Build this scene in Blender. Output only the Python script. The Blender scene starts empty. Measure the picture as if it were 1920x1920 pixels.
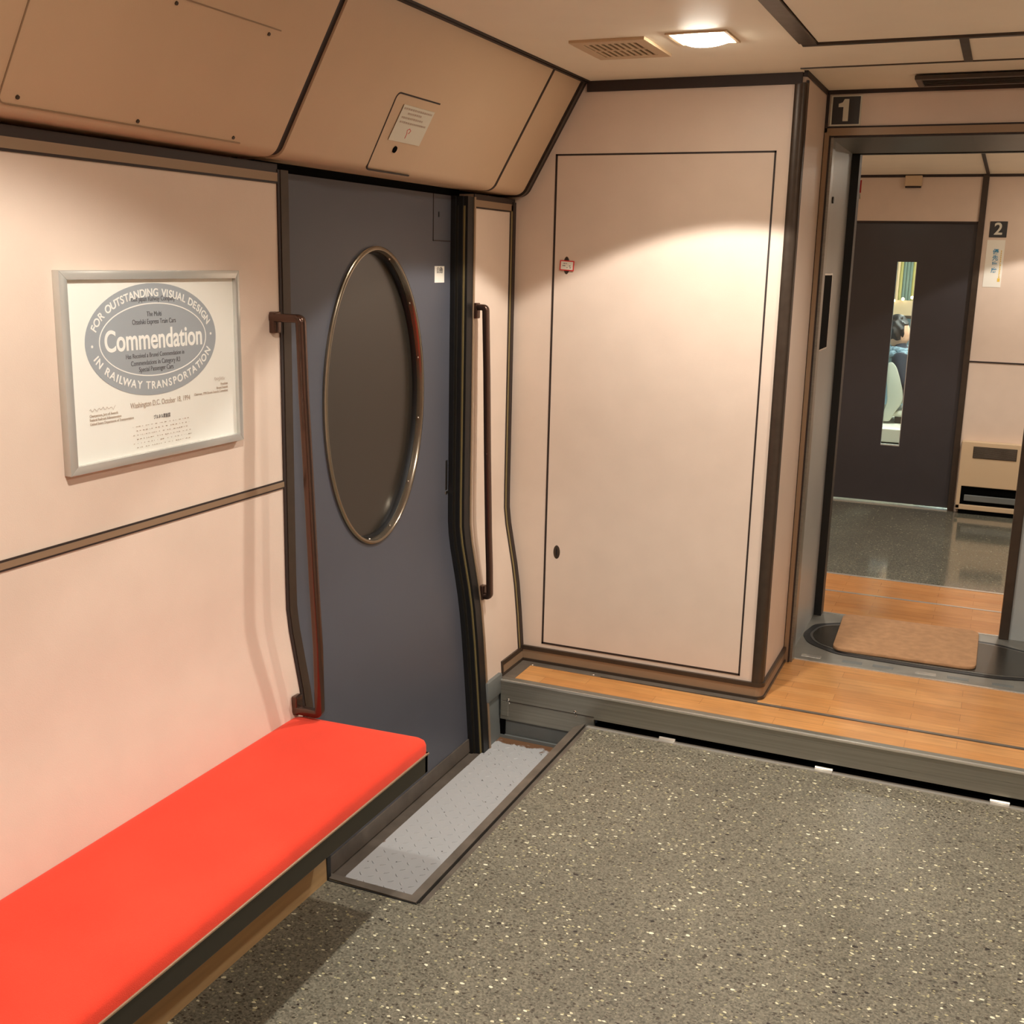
import bpy, bmesh, math, random
from mathutils import Vector, Matrix

# ---------------------------------------------------------------- camera, world, exposure
scn = bpy.context.scene
COL = scn.collection
cam_d = bpy.data.cameras.new('camera')
cam = bpy.data.objects.new('camera', cam_d)
COL.objects.link(cam)
FPX = 2113.15
cam_d.sensor_width = 36.0
cam_d.sensor_fit = 'HORIZONTAL'
cam_d.lens = FPX / 1920.0 * 36.0
cam_d.clip_start = 0.02
CR = ((0.9171, 0.3979, 0.0222), (0.1066, -0.1912, -0.9757), (-0.384, 0.8973, -0.2178))
rx, dn, fw = (Vector(r).normalized() for r in CR)
up = -dn
cam.matrix_world = Matrix(((rx.x, up.x, -fw.x, 0.0), (rx.y, up.y, -fw.y, 0.0), (rx.z, up.z, -fw.z, 1.6), (0, 0, 0, 1)))
scn.camera = cam
scn.view_settings.view_transform = 'Standard'
scn.view_settings.look = 'None'
scn.view_settings.gamma = 1.0
scn.view_settings.use_curve_mapping = False
scn.view_settings.exposure = 0.0
world = bpy.data.worlds.new('world')
scn.world = world
world.use_nodes = True
world.node_tree.nodes['Background'].inputs[0].default_value = (0.02, 0.022, 0.025, 1)
world.node_tree.nodes['Background'].inputs[1].default_value = 0.2

WARM = (1.0, 0.985, 0.94)
CONE = 114.0

# lamp table: x, y, power, cone angle (used by the downlight builder below)
DOWNLIGHTS = [
    (-0.825, 3.155, 84.0, CONE, 0.10, 'square ceiling downlight glowing above the tall closet, beside the vent'),
    (0.30, 3.155, 50.0, 150.0, 0.5, 'square ceiling downlight over the step, on the right side of the ceiling'),
    (-0.825, 1.25, 82.0, 134.0, 0.25, 'square ceiling downlight above the near end of the red bench'),
    (0.30, 1.25, 58.0, 140.0, 0.4, 'square ceiling downlight above the camera, across from the red bench'),
    (0.30, 7.40, 48.0, CONE, 0.10, 'square ceiling downlight in the next car in front of the heater'),
    (-0.83, 6.10, 54.0, 130.0, 0.3, 'square ceiling downlight in the next car beyond the gangway, on the left'),
    (0.30, 6.10, 42.0, 130.0, 0.3, 'unseen square downlight added in the next car beyond the gangway, on the right'),  # unseen lamp, added to brighten the next vestibule
]

rnd = random.Random(5)
ZC = 2.195        # ceiling
HS = 0.106        # raised floor
YC = 3.794        # closet front
YD = 4.24         # doorway wall
YE = 8.09         # end wall of the next vestibule
YW = 2.285        # near edge of the door well
ZW = -0.12        # bottom of the door well
XW = -1.64
XR = 1.10


def lin(r, g, b):
    def f(c):
        c /= 255.0
        return c / 12.92 if c <= 0.04045 else ((c + 0.055) / 1.055) ** 2.4
    return (f(r), f(g), f(b), 1.0)


# ---------------------------------------------------------------- materials
def newmat(name):
    m = bpy.data.materials.new(name)
    m.use_nodes = True
    nt = m.node_tree
    return m, nt, nt.nodes['Principled BSDF']


def pbr(name, col, rough=0.5, metal=0.0, spec=0.5, vary=0.0, scale=20.0, bump=0.0, bscale=300.0, stretch=None, coat=0.0, sheen=0.0):
    m, nt, b = newmat(name)
    b.inputs['Base Color'].default_value = col
    b.inputs['Roughness'].default_value = rough
    b.inputs['Metallic'].default_value = metal
    b.inputs['Specular IOR Level'].default_value = spec
    if coat:
        b.inputs['Coat Weight'].default_value = coat
        b.inputs['Coat Roughness'].default_value = 0.08
    if sheen:
        b.inputs['Sheen Weight'].default_value = sheen
        b.inputs['Sheen Roughness'].default_value = 0.4
        b.inputs['Sheen Tint'].default_value = (1, .55, .45, 1)
    tc = nt.nodes.new('ShaderNodeTexCoord')
    mp = nt.nodes.new('ShaderNodeMapping')
    nt.links.new(tc.outputs['Object'], mp.inputs['Vector'])
    if stretch:
        mp.inputs['Scale'].default_value = stretch
    if vary:
        n = nt.nodes.new('ShaderNodeTexNoise')
        n.inputs['Scale'].default_value = scale
        n.inputs['Detail'].default_value = 5
        nt.links.new(mp.outputs[0], n.inputs['Vector'])
        mr = nt.nodes.new('ShaderNodeMapRange')
        mr.inputs['From Min'].default_value = 0.3
        mr.inputs['From Max'].default_value = 0.7
        mr.inputs['To Min'].default_value = 1 - vary
        mr.inputs['To Max'].default_value = 1 + vary
        nt.links.new(n.outputs['Fac'], mr.inputs['Value'])
        vm = nt.nodes.new('ShaderNodeVectorMath')
        vm.operation = 'SCALE'
        vm.inputs[0].default_value = col[:3]
        nt.links.new(mr.outputs[0], vm.inputs['Scale'])
        nt.links.new(vm.outputs[0], b.inputs['Base Color'])
        mr2 = nt.nodes.new('ShaderNodeMapRange')
        mr2.inputs['To Min'].default_value = max(0.02, rough - 0.06)
        mr2.inputs['To Max'].default_value = min(1, rough + 0.06)
        nt.links.new(n.outputs['Fac'], mr2.inputs['Value'])
        nt.links.new(mr2.outputs[0], b.inputs['Roughness'])
    if bump:
        n2 = nt.nodes.new('ShaderNodeTexNoise')
        n2.inputs['Scale'].default_value = bscale
        n2.inputs['Detail'].default_value = 2
        nt.links.new(mp.outputs[0], n2.inputs['Vector'])
        bp = nt.nodes.new('ShaderNodeBump')
        bp.inputs['Strength'].default_value = bump
        bp.inputs['Distance'].default_value = 0.002
        nt.links.new(n2.outputs['Fac'], bp.inputs['Height'])
        nt.links.new(bp.outputs[0], b.inputs['Normal'])
    return m


def emis(name, col, strength):
    m, nt, b = newmat(name)
    b.inputs['Base Color'].default_value = col
    b.inputs['Emission Color'].default_value = col
    b.inputs['Emission Strength'].default_value = strength
    return m


def mat_terrazzo(name, base, rough, gloss=0.5, chips=1.0):
    m, nt, b = newmat(name)
    L = nt.links
    tc = nt.nodes.new('ShaderNodeTexCoord')
    b.inputs['Roughness'].default_value = rough
    b.inputs['Specular IOR Level'].default_value = gloss

    def vor(scale, thr, rad, seed):
        mp = nt.nodes.new('ShaderNodeMapping')
        mp.inputs['Location'].default_value = (seed, seed * 1.7, 0.37 * seed)
        mp.inputs['Scale'].default_value = (1.0, 1.45, 1.0)
        L.new(tc.outputs['Object'], mp.inputs['Vector'])
        nz = nt.nodes.new('ShaderNodeTexNoise')
        nz.inputs['Scale'].default_value = scale * 1.1
        L.new(mp.outputs[0], nz.inputs['Vector'])
        mx = nt.nodes.new('ShaderNodeVectorMath')
        mx.operation = 'MULTIPLY_ADD'
        mx.inputs[1].default_value = (0.7 / scale,) * 3
        L.new(nz.outputs['Color'], mx.inputs[0])
        L.new(mp.outputs[0], mx.inputs[2])
        v = nt.nodes.new('ShaderNodeTexVoronoi')
        v.inputs['Scale'].default_value = scale
        L.new(mx.outputs[0], v.inputs['Vector'])
        sp = nt.nodes.new('ShaderNodeSeparateColor')
        L.new(v.outputs['Color'], sp.inputs[0])
        a = nt.nodes.new('ShaderNodeMath')
        a.operation = 'GREATER_THAN'
        a.inputs[1].default_value = thr
        L.new(sp.outputs[0], a.inputs[0])
        r2 = nt.nodes.new('ShaderNodeMath')
        r2.operation = 'MULTIPLY'
        r2.inputs[1].default_value = rad
        L.new(sp.outputs[1], r2.inputs[0])
        r3 = nt.nodes.new('ShaderNodeMath')
        r3.operation = 'ADD'
        r3.inputs[1].default_value = rad * 0.35
        L.new(r2.outputs[0], r3.inputs[0])
        c = nt.nodes.new('ShaderNodeMath')
        c.operation = 'LESS_THAN'
        L.new(v.outputs['Distance'], c.inputs[0])
        L.new(r3.outputs[0], c.inputs[1])
        d = nt.nodes.new('ShaderNodeMath')
        d.operation = 'MULTIPLY'
        L.new(a.outputs[0], d.inputs[0])
        L.new(c.outputs[0], d.inputs[1])
        return d.outputs[0], sp.outputs[2]

    # fine grains
    v = nt.nodes.new('ShaderNodeTexVoronoi')
    v.inputs['Scale'].default_value = 230
    L.new(tc.outputs['Object'], v.inputs['Vector'])
    sp = nt.nodes.new('ShaderNodeSeparateColor')
    L.new(v.outputs['Color'], sp.inputs[0])
    big = nt.nodes.new('ShaderNodeTexNoise')
    big.inputs['Scale'].default_value = 2.2
    big.inputs['Detail'].default_value = 4
    L.new(tc.outputs['Object'], big.inputs['Vector'])
    fr = nt.nodes.new('ShaderNodeTexNoise')
    fr.inputs['Scale'].default_value = 120
    L.new(tc.outputs['Object'], fr.inputs['Vector'])
    s1 = nt.nodes.new('ShaderNodeMath')
    s1.operation = 'MULTIPLY_ADD'
    s1.inputs[1].default_value = 0.9
    L.new(sp.outputs[0], s1.inputs[0])
    L.new(fr.outputs['Fac'], s1.inputs[2])
    mr = nt.nodes.new('ShaderNodeMapRange')
    mr.inputs['From Min'].default_value = 0.35
    mr.inputs['From Max'].default_value = 1.5
    mr.inputs['To Min'].default_value = 0.5
    mr.inputs['To Max'].default_value = 1.6
    L.new(s1.outputs[0], mr.inputs['Value'])
    mb = nt.nodes.new('ShaderNodeMapRange')
    mb.inputs['From Min'].default_value = 0.3
    mb.inputs['From Max'].default_value = 0.7
    mb.inputs['To Min'].default_value = 0.88
    mb.inputs['To Max'].default_value = 1.12
    L.new(big.outputs['Fac'], mb.inputs['Value'])
    mu = nt.nodes.new('ShaderNodeMath')
    mu.operation = 'MULTIPLY'
    L.new(mr.outputs[0], mu.inputs[0])
    L.new(mb.outputs[0], mu.inputs[1])
    sc = nt.nodes.new('ShaderNodeVectorMath')
    sc.operation = 'SCALE'
    sc.inputs[0].default_value = base[:3]
    L.new(mu.outputs[0], sc.inputs['Scale'])
    cur = sc.outputs[0]
    for scale, thr, rad, seed, col in ((105, .80, .42, 3.1, lin(70, 62, 50)), (95, .86, .36, 7.7, lin(178, 168, 128)), (62, .86, .27, 11.3, lin(222, 214, 178)),
                                       (48, .90, .22, 5.9, lin(236, 230, 200)), (44, .93, .24, 1.3, lin(48, 42, 38))):
        msk, _ = vor(scale, thr, rad, seed)
        mix = nt.nodes.new('ShaderNodeMix')
        mix.data_type = 'RGBA'
        mix.inputs['B'].default_value = col
        ks = nt.nodes.new('ShaderNodeMath')
        ks.operation = 'MULTIPLY'
        ks.inputs[1].default_value = chips
        L.new(msk, ks.inputs[0])
        L.new(ks.outputs[0], mix.inputs['Factor'])
        L.new(cur, mix.inputs['A'])
        cur = mix.outputs['Result']
    L.new(cur, b.inputs['Base Color'])
    n = nt.nodes.new('ShaderNodeTexNoise')
    n.inputs['Scale'].default_value = 9
    n.inputs['Detail'].default_value = 6
    L.new(tc.outputs['Object'], n.inputs['Vector'])
    m2 = nt.nodes.new('ShaderNodeMapRange')
    m2.inputs['To Min'].default_value = rough * 0.75
    m2.inputs['To Max'].default_value = rough * 1.25
    L.new(n.outputs['Fac'], m2.inputs['Value'])
    L.new(m2.outputs[0], b.inputs['Roughness'])
    return m


def mat_wood(name, c1, c2, rough=0.32):
    m, nt, b = newmat(name)
    L = nt.links
    tc = nt.nodes.new('ShaderNodeTexCoord')
    br = nt.nodes.new('ShaderNodeTexBrick')
    br.inputs['Color1'].default_value = c1
    br.inputs['Color2'].default_value = c2
    br.inputs['Mortar'].default_value = (c2[0] * .45, c2[1] * .4, c2[2] * .35, 1)
    br.inputs['Scale'].default_value = 1.0
    br.inputs['Brick Width'].default_value = 0.42
    br.inputs['Row Height'].default_value = 0.062
    br.inputs['Mortar Size'].default_value = 0.0006
    br.inputs['Mortar Smooth'].default_value = 0.3
    br.offset = 0.37
    L.new(tc.outputs['Object'], br.inputs['Vector'])
    mp = nt.nodes.new('ShaderNodeMapping')
    mp.inputs['Scale'].default_value = (3, 60, 3)
    L.new(tc.outputs['Object'], mp.inputs['Vector'])
    n = nt.nodes.new('ShaderNodeTexNoise')
    n.inputs['Scale'].default_value = 2.0
    n.inputs['Detail'].default_value = 6
    n.inputs['Distortion'].default_value = 0.4
    L.new(mp.outputs[0], n.inputs['Vector'])
    n3 = nt.nodes.new('ShaderNodeTexNoise')
    n3.inputs['Scale'].default_value = 5.0
    n3.inputs['Detail'].default_value = 4
    L.new(tc.outputs['Object'], n3.inputs['Vector'])
    ad = nt.nodes.new('ShaderNodeMath')
    ad.operation = 'ADD'
    L.new(n.outputs['Fac'], ad.inputs[0])
    L.new(n3.outputs['Fac'], ad.inputs[1])
    mr = nt.nodes.new('ShaderNodeMapRange')
    mr.inputs['From Min'].default_value = 0.7
    mr.inputs['From Max'].default_value = 1.3
    mr.inputs['To Min'].default_value = 0.78
    mr.inputs['To Max'].default_value = 1.15
    L.new(ad.outputs[0], mr.inputs['Value'])
    sc = nt.nodes.new('ShaderNodeVectorMath')
    sc.operation = 'SCALE'
    L.new(br.outputs['Color'], sc.inputs[0])
    L.new(mr.outputs[0], sc.inputs['Scale'])
    L.new(sc.outputs[0], b.inputs['Base Color'])
    b.inputs['Roughness'].default_value = rough
    return m


def mat_pane(name, tint=(1, 1, 1, 1), gloss=0.08):
    m, nt, b = newmat(name)
    nt.nodes.remove(b)
    out = nt.nodes['Material Output']
    t = nt.nodes.new('ShaderNodeBsdfTransparent')
    t.inputs[0].default_value = tint
    g = nt.nodes.new('ShaderNodeBsdfGlossy')
    g.inputs['Roughness'].default_value = 0.03
    ge = nt.nodes.new('ShaderNodeNewGeometry')
    dt = nt.nodes.new('ShaderNodeVectorMath')
    dt.operation = 'DOT_PRODUCT'
    nt.links.new(ge.outputs['Incoming'], dt.inputs[0])
    nt.links.new(ge.outputs['Normal'], dt.inputs[1])
    ab = nt.nodes.new('ShaderNodeMath')
    ab.operation = 'ABSOLUTE'
    nt.links.new(dt.outputs['Value'], ab.inputs[0])
    om = nt.nodes.new('ShaderNodeMath')
    om.operation = 'SUBTRACT'
    om.inputs[0].default_value = 1.0
    nt.links.new(ab.outputs[0], om.inputs[1])
    pw = nt.nodes.new('ShaderNodeMath')
    pw.operation = 'POWER'
    pw.inputs[1].default_value = 5.0
    nt.links.new(om.outputs[0], pw.inputs[0])
    f = nt.nodes.new('ShaderNodeMath')
    f.operation = 'MULTIPLY_ADD'
    f.inputs[1].default_value = 0.95
    f.inputs[2].default_value = 0.03
    nt.links.new(pw.outputs[0], f.inputs[0])
    mx = nt.nodes.new('ShaderNodeMixShader')
    nt.links.new(f.outputs[0], mx.inputs[0])
    nt.links.new(t.outputs[0], mx.inputs[1])
    nt.links.new(g.outputs[0], mx.inputs[2])
    nt.links.new(mx.outputs[0], out.inputs[0])
    return m


def mat_plate(name):
    """light grey painted chequer plate, rusty and dirty at its far end and along the sill"""
    m, nt, b = newmat(name)
    L = nt.links
    tc = nt.nodes.new('ShaderNodeTexCoord')
    sp = nt.nodes.new('ShaderNodeSeparateXYZ')
    L.new(tc.outputs['Object'], sp.inputs[0])
    n = nt.nodes.new('ShaderNodeTexNoise')
    n.inputs['Scale'].default_value = 28
    n.inputs['Detail'].default_value = 8
    L.new(tc.outputs['Object'], n.inputs['Vector'])

    def edge(sock, a, c):
        mr = nt.nodes.new('ShaderNodeMapRange')
        mr.inputs['From Min'].default_value = a
        mr.inputs['From Max'].default_value = c
        L.new(sp.outputs[sock], mr.inputs['Value'])
        return mr.outputs[0]
    e = nt.nodes.new('ShaderNodeMath')
    e.operation = 'MAXIMUM'
    L.new(edge('Y', 3.40, 3.58), e.inputs[0])
    L.new(edge('X', -1.535, -1.575), e.inputs[1])
    s = nt.nodes.new('ShaderNodeMath')
    s.operation = 'ADD'
    L.new(e.outputs[0], s.inputs[0])
    L.new(n.outputs['Fac'], s.inputs[1])
    th = nt.nodes.new('ShaderNodeMapRange')
    th.inputs['From Min'].default_value = 1.12
    th.inputs['From Max'].default_value = 1.22
    L.new(s.outputs[0], th.inputs['Value'])
    mix = nt.nodes.new('ShaderNodeMix')
    mix.data_type = 'RGBA'
    mix.inputs['A'].default_value = lin(176, 174, 172)
    mix.inputs['B'].default_value = lin(112, 78, 52)
    L.new(th.outputs[0], mix.inputs['Factor'])
    v = nt.nodes.new('ShaderNodeTexVoronoi')
    v.inputs['Scale'].default_value = 26
    L.new(tc.outputs['Object'], v.inputs['Vector'])
    lt = nt.nodes.new('ShaderNodeMath')
    lt.operation = 'LESS_THAN'
    lt.inputs[1].default_value = 0.07
    L.new(v.outputs['Distance'], lt.inputs[0])
    m2 = nt.nodes.new('ShaderNodeMix')
    m2.data_type = 'RGBA'
    m2.inputs['B'].default_value = lin(60, 52, 44)
    L.new(mix.outputs['Result'], m2.inputs['A'])
    L.new(lt.outputs[0], m2.inputs['Factor'])
    L.new(m2.outputs['Result'], b.inputs['Base Color'])
    b.inputs['Roughness'].default_value = 0.55
    return m


M = {}
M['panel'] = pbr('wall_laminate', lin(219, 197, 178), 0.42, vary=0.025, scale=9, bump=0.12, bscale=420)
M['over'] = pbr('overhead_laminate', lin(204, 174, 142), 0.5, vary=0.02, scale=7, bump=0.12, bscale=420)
M['ceil'] = pbr('ceiling_laminate', lin(250, 238, 216), 0.5, vary=0.02, scale=6, bump=0.1, bscale=420)
M['trim'] = pbr('dark_bronze_trim', lin(66, 54, 44), 0.35, metal=0.3, vary=0.12, scale=30)
M['gap'] = pbr('dark_brown_rubber', lin(44, 30, 24), 0.6)
M['tan'] = pbr('tan_aluminium_strip', lin(150, 124, 98), 0.38, metal=0.25)
M['gold'] = pbr('champagne_strip', lin(150, 132, 88), 0.35, metal=0.4)
M['black'] = pbr('black_rubber', lin(20, 19, 18), 0.45)
M['void'] = pbr('black_paint', lin(6, 6, 6), 0.8, spec=0.05)
M['door'] = pbr('blue_grey_paint', lin(76, 77, 84), 0.42, vary=0.03, scale=14, bump=0.1, bscale=500)
M['door2'] = pbr('charcoal_paint', lin(58, 54, 56), 0.32, vary=0.04, scale=8)
M['steel'] = pbr('brushed_steel', lin(150, 147, 140), 0.34, metal=0.85, vary=0.10, scale=4, stretch=(1, 1, 40))
M['steelx'] = pbr('brushed_step_steel', lin(142, 138, 126), 0.3, metal=0.55, vary=0.12, scale=3, stretch=(0.8, 1, 60))
M['steeld'] = pbr('worn_floor_steel', lin(116, 106, 94), 0.4, metal=0.35, vary=0.2, scale=14)
M['gsteel'] = pbr('gangway_steel', lin(138, 134, 124), 0.38, metal=0.35, vary=0.15, scale=12)
M['gplate'] = pbr('dark_footplate', lin(72, 68, 60), 0.25, metal=0.5, vary=0.12, scale=10)
M['bright'] = pbr('polished_steel', lin(212, 206, 194), 0.22, metal=0.6)
M['chrome'] = pbr('chromed_screw', lin(225, 222, 215), 0.12, metal=1.0)
M['graypaint'] = pbr('grey_metal_paint', lin(108, 110, 106), 0.42, vary=0.08, scale=12)
M['sill'] = pbr('dirty_sill', lin(96, 86, 76), 0.5, metal=0.2, vary=0.18, scale=16)
M['jamb'] = pbr('satin_grey_jamb', lin(168, 170, 166), 0.36, metal=0.1, vary=0.06, scale=5)
M['bronze'] = pbr('dark_bronze_handrail', lin(98, 76, 66), 0.22, metal=0.85)
M['red'] = pbr('red_velour', lin(230, 68, 48), 0.85, spec=0.1, vary=0.10, scale=5, bump=0.5, bscale=700, sheen=0.25)
M['fascia'] = pbr('dark_fascia', lin(46, 42, 34), 0.38, metal=0.3)
M['wood'] = mat_wood('plank_floor', lin(206, 148, 88), lin(196, 134, 74))
M['woodfar'] = mat_wood('plank_floor_far', lin(196, 138, 84), lin(186, 126, 72), 0.22)
M['base'] = pbr('wood_baseboard', lin(176, 142, 98), 0.5, vary=0.12, scale=3, stretch=(1, 1, 20))
M['floor'] = mat_terrazzo('speckled_floor', lin(114, 108, 92), 0.50, 0.35)
M['floor2'] = mat_terrazzo('speckled_floor_waxed', lin(98, 96, 84), 0.09, 0.8, 0.3)
M['plate'] = mat_plate('chequer_plate')
M['mat'] = pbr('tan_carpet', lin(186, 142, 104), 0.95, spec=0.1, vary=0.12, scale=30, bump=1.0, bscale=500)
M['paper'] = pbr('certificate_paper', lin(248, 244, 232), 0.6)
M['cream'] = pbr('cream_laminate', lin(208, 180, 144), 0.45)
M['grey_print'] = pbr('grey_print', lin(168, 172, 174), 0.6)
M['white_print'] = pbr('white_print', lin(252, 248, 238), 0.6)
M['dark_print'] = pbr('dark_print', lin(96, 92, 92), 0.6)
M['faint_print'] = pbr('brown_print', lin(190, 170, 152), 0.6)
M['white'] = pbr('white_plastic', lin(238, 232, 218), 0.45)
M['label'] = pbr('pale_label', lin(214, 208, 190), 0.5)
M['redprint'] = pbr('red_print', lin(214, 52, 48), 0.5)
M['blueprint'] = pbr('blue_print', lin(60, 140, 180), 0.5)
M['yellowprint'] = pbr('yellow_print', lin(230, 190, 80), 0.5)
M['signblack'] = pbr('sign_black', lin(46, 44, 44), 0.4)
M['alu'] = pbr('aluminium_frame', lin(204, 202, 194), 0.25, metal=0.5)
M['ring'] = pbr('bronzed_window_ring', lin(150, 138, 120), 0.2, metal=0.85)
M['pane'] = mat_pane('clear_pane')
M['darkglass'] = pbr('night_dark_glass', lin(38, 33, 27), 0.22, spec=0.6)
M['lens'] = emis('lamp_lens', (1.0, 0.92, 0.78, 1), 62.0)
M['hair'] = pbr('black_hair', lin(26, 22, 22), 0.5)
M['skin'] = pbr('skin', lin(212, 168, 140), 0.5)
M['jacket'] = pbr('navy_jacket', lin(38, 44, 58), 0.8)
M['fur'] = pbr('blue_grey_scarf', lin(120, 142, 156), 0.9, vary=0.35, scale=60)
M['seat'] = pbr('pale_green_seat', lin(188, 190, 176), 0.6)
M['teal'] = pbr('teal_cloth', lin(104, 122, 112), 0.8)
M['yel'] = pbr('yellow_cloth', lin(168, 158, 96), 0.8)
M['bluep'] = pbr('pale_blue_panel', lin(136, 168, 184), 0.6)
M['trous'] = pbr('dark_trousers', lin(34, 34, 38), 0.8)


# ---------------------------------------------------------------- mesh helpers
def box(bm, x0, x1, y0, y1, z0, z1, bev=0.0, seg=2):
    t = bmesh.new()
    vs = [t.verts.new((x, y, z)) for x in (x0, x1) for y in (y0, y1) for z in (z0, z1)]
    for f in ((0, 1, 3, 2), (4, 6, 7, 5), (0, 4, 5, 1), (2, 3, 7, 6), (0, 2, 6, 4), (1, 5, 7, 3)):
        t.faces.new([vs[i] for i in f])
    bmesh.ops.recalc_face_normals(t, faces=t.faces)
    if bev > 0:
        bmesh.ops.bevel(t, geom=list(t.edges), offset=bev, segments=seg, profile=0.5, affect='EDGES')
    merge(bm, t)
    return bm


def merge(bm, t, mat=None):
    if mat is not None:
        bmesh.ops.transform(t, matrix=mat, verts=t.verts)
    me = bpy.data.meshes.new('tmp')
    t.to_mesh(me)
    t.free()
    bm.from_mesh(me)
    bpy.data.meshes.remove(me)


def prism(bm, pts, axis, a, b, bev=0.0):
    """closed polygon pts in the plane normal to axis, extruded from a to b. axis y: pts=(x,z); axis x: (y,z); axis z: (x,y)"""
    t = bmesh.new()

    def P(p, h):
        return {'y': (p[0], h, p[1]), 'x': (h, p[0], p[1]), 'z': (p[0], p[1], h)}[axis]
    A = [t.verts.new(P(p, a)) for p in pts]
    B = [t.verts.new(P(p, b)) for p in pts]
    n = len(pts)
    t.faces.new(A)
    t.faces.new(B[::-1])
    for i in range(n):
        t.faces.new([A[i], B[i], B[(i + 1) % n], A[(i + 1) % n]])
    bmesh.ops.recalc_face_normals(t, faces=t.faces)
    if bev > 0:
        bmesh.ops.bevel(t, geom=list(t.edges), offset=bev, segments=2, profile=0.5, affect='EDGES')
    merge(bm, t)
    return bm


def cyl(bm, c, r, h, axis='z', seg=24, r2=None, bev=0.0):
    t = bmesh.new()
    bmesh.ops.create_cone(t, cap_ends=True, segments=seg, radius1=r, radius2=r if r2 is None else r2, depth=h)
    if bev > 0:
        bmesh.ops.bevel(t, geom=[e for e in t.edges if abs(e.verts[0].co.z - e.verts[1].co.z) < 1e-6], offset=bev, segments=2, profile=.5, affect='EDGES')
    R = Matrix.Identity(4)
    if axis == 'x':
        R = Matrix.Rotation(math.pi / 2, 4, 'Y')
    if axis == 'y':
        R = Matrix.Rotation(-math.pi / 2, 4, 'X')
    merge(bm, t, Matrix.Translation(c) @ R)
    return bm


def ball(bm, c, r, s=(1, 1, 1), u=20, v=12):
    t = bmesh.new()
    bmesh.ops.create_uvsphere(t, u_segments=u, v_segments=v, radius=r)
    merge(bm, t, Matrix.Translation(c) @ Matrix.Diagonal((*s, 1)))
    return bm


def dome(bm, c, r, axis, s=0.5):
    sc = {'x': (s, 1, 1), 'y': (1, s, 1), 'z': (1, 1, s)}[axis]
    return ball(bm, c, r, sc, 16, 10)


def obj(name, bm, mat, parent=None, smooth=False, kind=None, label=None):
    me = bpy.data.meshes.new(name)
    bm.to_mesh(me)
    bm.free()
    o = bpy.data.objects.new(name, me)
    COL.objects.link(o)
    me.materials.append(mat)
    if smooth:
        for p in me.polygons:
            p.use_smooth = True
        try:
            me.set_sharp_from_angle(angle=math.radians(38))
        except Exception:
            pass
    if parent is not None:
        o.parent = parent
        o.matrix_parent_inverse = Matrix.Translation(-Vector(parent.location))
    if kind:
        o['kind'] = kind
    if label:
        o['label'] = label
    return o


def thing(name, label, cat, loc=(0, 0, 0), group=None, kind=None):
    o = bpy.data.objects.new(name, None)
    o.empty_display_size = 0.05
    o.location = loc
    COL.objects.link(o)
    if label:
        o['label'] = label
    if cat:
        o['category'] = cat
    if group:
        o['group'] = group
    if kind:
        o['kind'] = kind
    return o


def tag(o, label, cat, group=None, kind=None):
    if label:
        o['label'] = label
    if cat:
        o['category'] = cat
    if group:
        o['group'] = group
    if kind:
        o['kind'] = kind
    return o


def struct(name, bm, mat, label, cat, smooth=False, parent=None):
    o = obj(name, bm, mat, parent, smooth)
    if parent is None:
        o['kind'] = 'structure'
        o['label'] = label
        o['category'] = cat
    return o


def bx(*a, **k):
    return box(bmesh.new(), *a, **k)


# side wall profile: x of the wall surface at height z
PROF = [(-0.12, -1.548), (0.0, -1.556), (0.16, -1.5685), (0.29, -1.579), (0.41, -1.5915), (0.486, -1.603), (0.56, -1.617), (0.64, -1.632), (0.70, -1.639), (0.78, -1.640), (2.3, -1.640)]


def xw(z):
    for (z0, x0), (z1, x1) in zip(PROF, PROF[1:]):
        if z <= z1:
            return x0 + (x1 - x0) * (z - z0) / (z1 - z0)
    return PROF[-1][1]


def zs(z0, z1):
    return [z0] + [z for z, _ in PROF if z0 + .004 < z < z1 - .004] + [z1]


def pstrip(bm, y0, y1, a, b, z0, z1, bulge=None):
    """strip that follows the wall profile, from xw+a (outer) to xw+b (room side)"""
    Z = zs(z0, z1)
    poly = [(xw(z) + b, z) for z in Z] + [(xw(z) + a, z) for z in Z[::-1]]
    return prism(bm, poly, 'y', y0, y1)


def text_obj(name, s, size, M3, mat, parent, ext=0.0004, ax='CENTER', sx=1.0, bold=False, parent_keep=True):
    cu = bpy.data.curves.new('tmp_text', 'FONT')
    cu.body = s
    cu.size = size
    cu.align_x = ax
    cu.align_y = 'CENTER'
    cu.extrude = ext
    if bold:
        cu.offset = size * 0.018
    to = bpy.data.objects.new('tmp_text', cu)
    COL.objects.link(to)
    bpy.context.view_layer.update()
    dg = bpy.context.evaluated_depsgraph_get()
    me = bpy.data.meshes.new_from_object(to.evaluated_get(dg))
    bpy.data.objects.remove(to)
    bpy.data.curves.remove(cu)
    t = bmesh.new()
    t.from_mesh(me)
    bpy.data.meshes.remove(me)
    bmesh.ops.transform(t, matrix=M3 @ Matrix.Diagonal((sx, 1, 1, 1)), verts=t.verts)
    if name is None:
        return t
    return obj(name, t, mat, parent)


# matrices that stand text on a plane: on the left wall (faces +x), on a wall facing -y
def on_wall(x, y, z, roll=0.0):
    return Matrix.Translation((x, y, z)) @ Matrix(((0, 0, 1, 0), (1, 0, 0, 0), (0, 1, 0, 0), (0, 0, 0, 1))) @ Matrix.Rotation(roll, 4, 'Z')


def on_end(x, y, z, roll=0.0):
    return Matrix.Translation((x, y, z)) @ Matrix(((1, 0, 0, 0), (0, 0, -1, 0), (0, 1, 0, 0), (0, 0, 0, 1))) @ Matrix.Rotation(roll, 4, 'Z')


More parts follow.
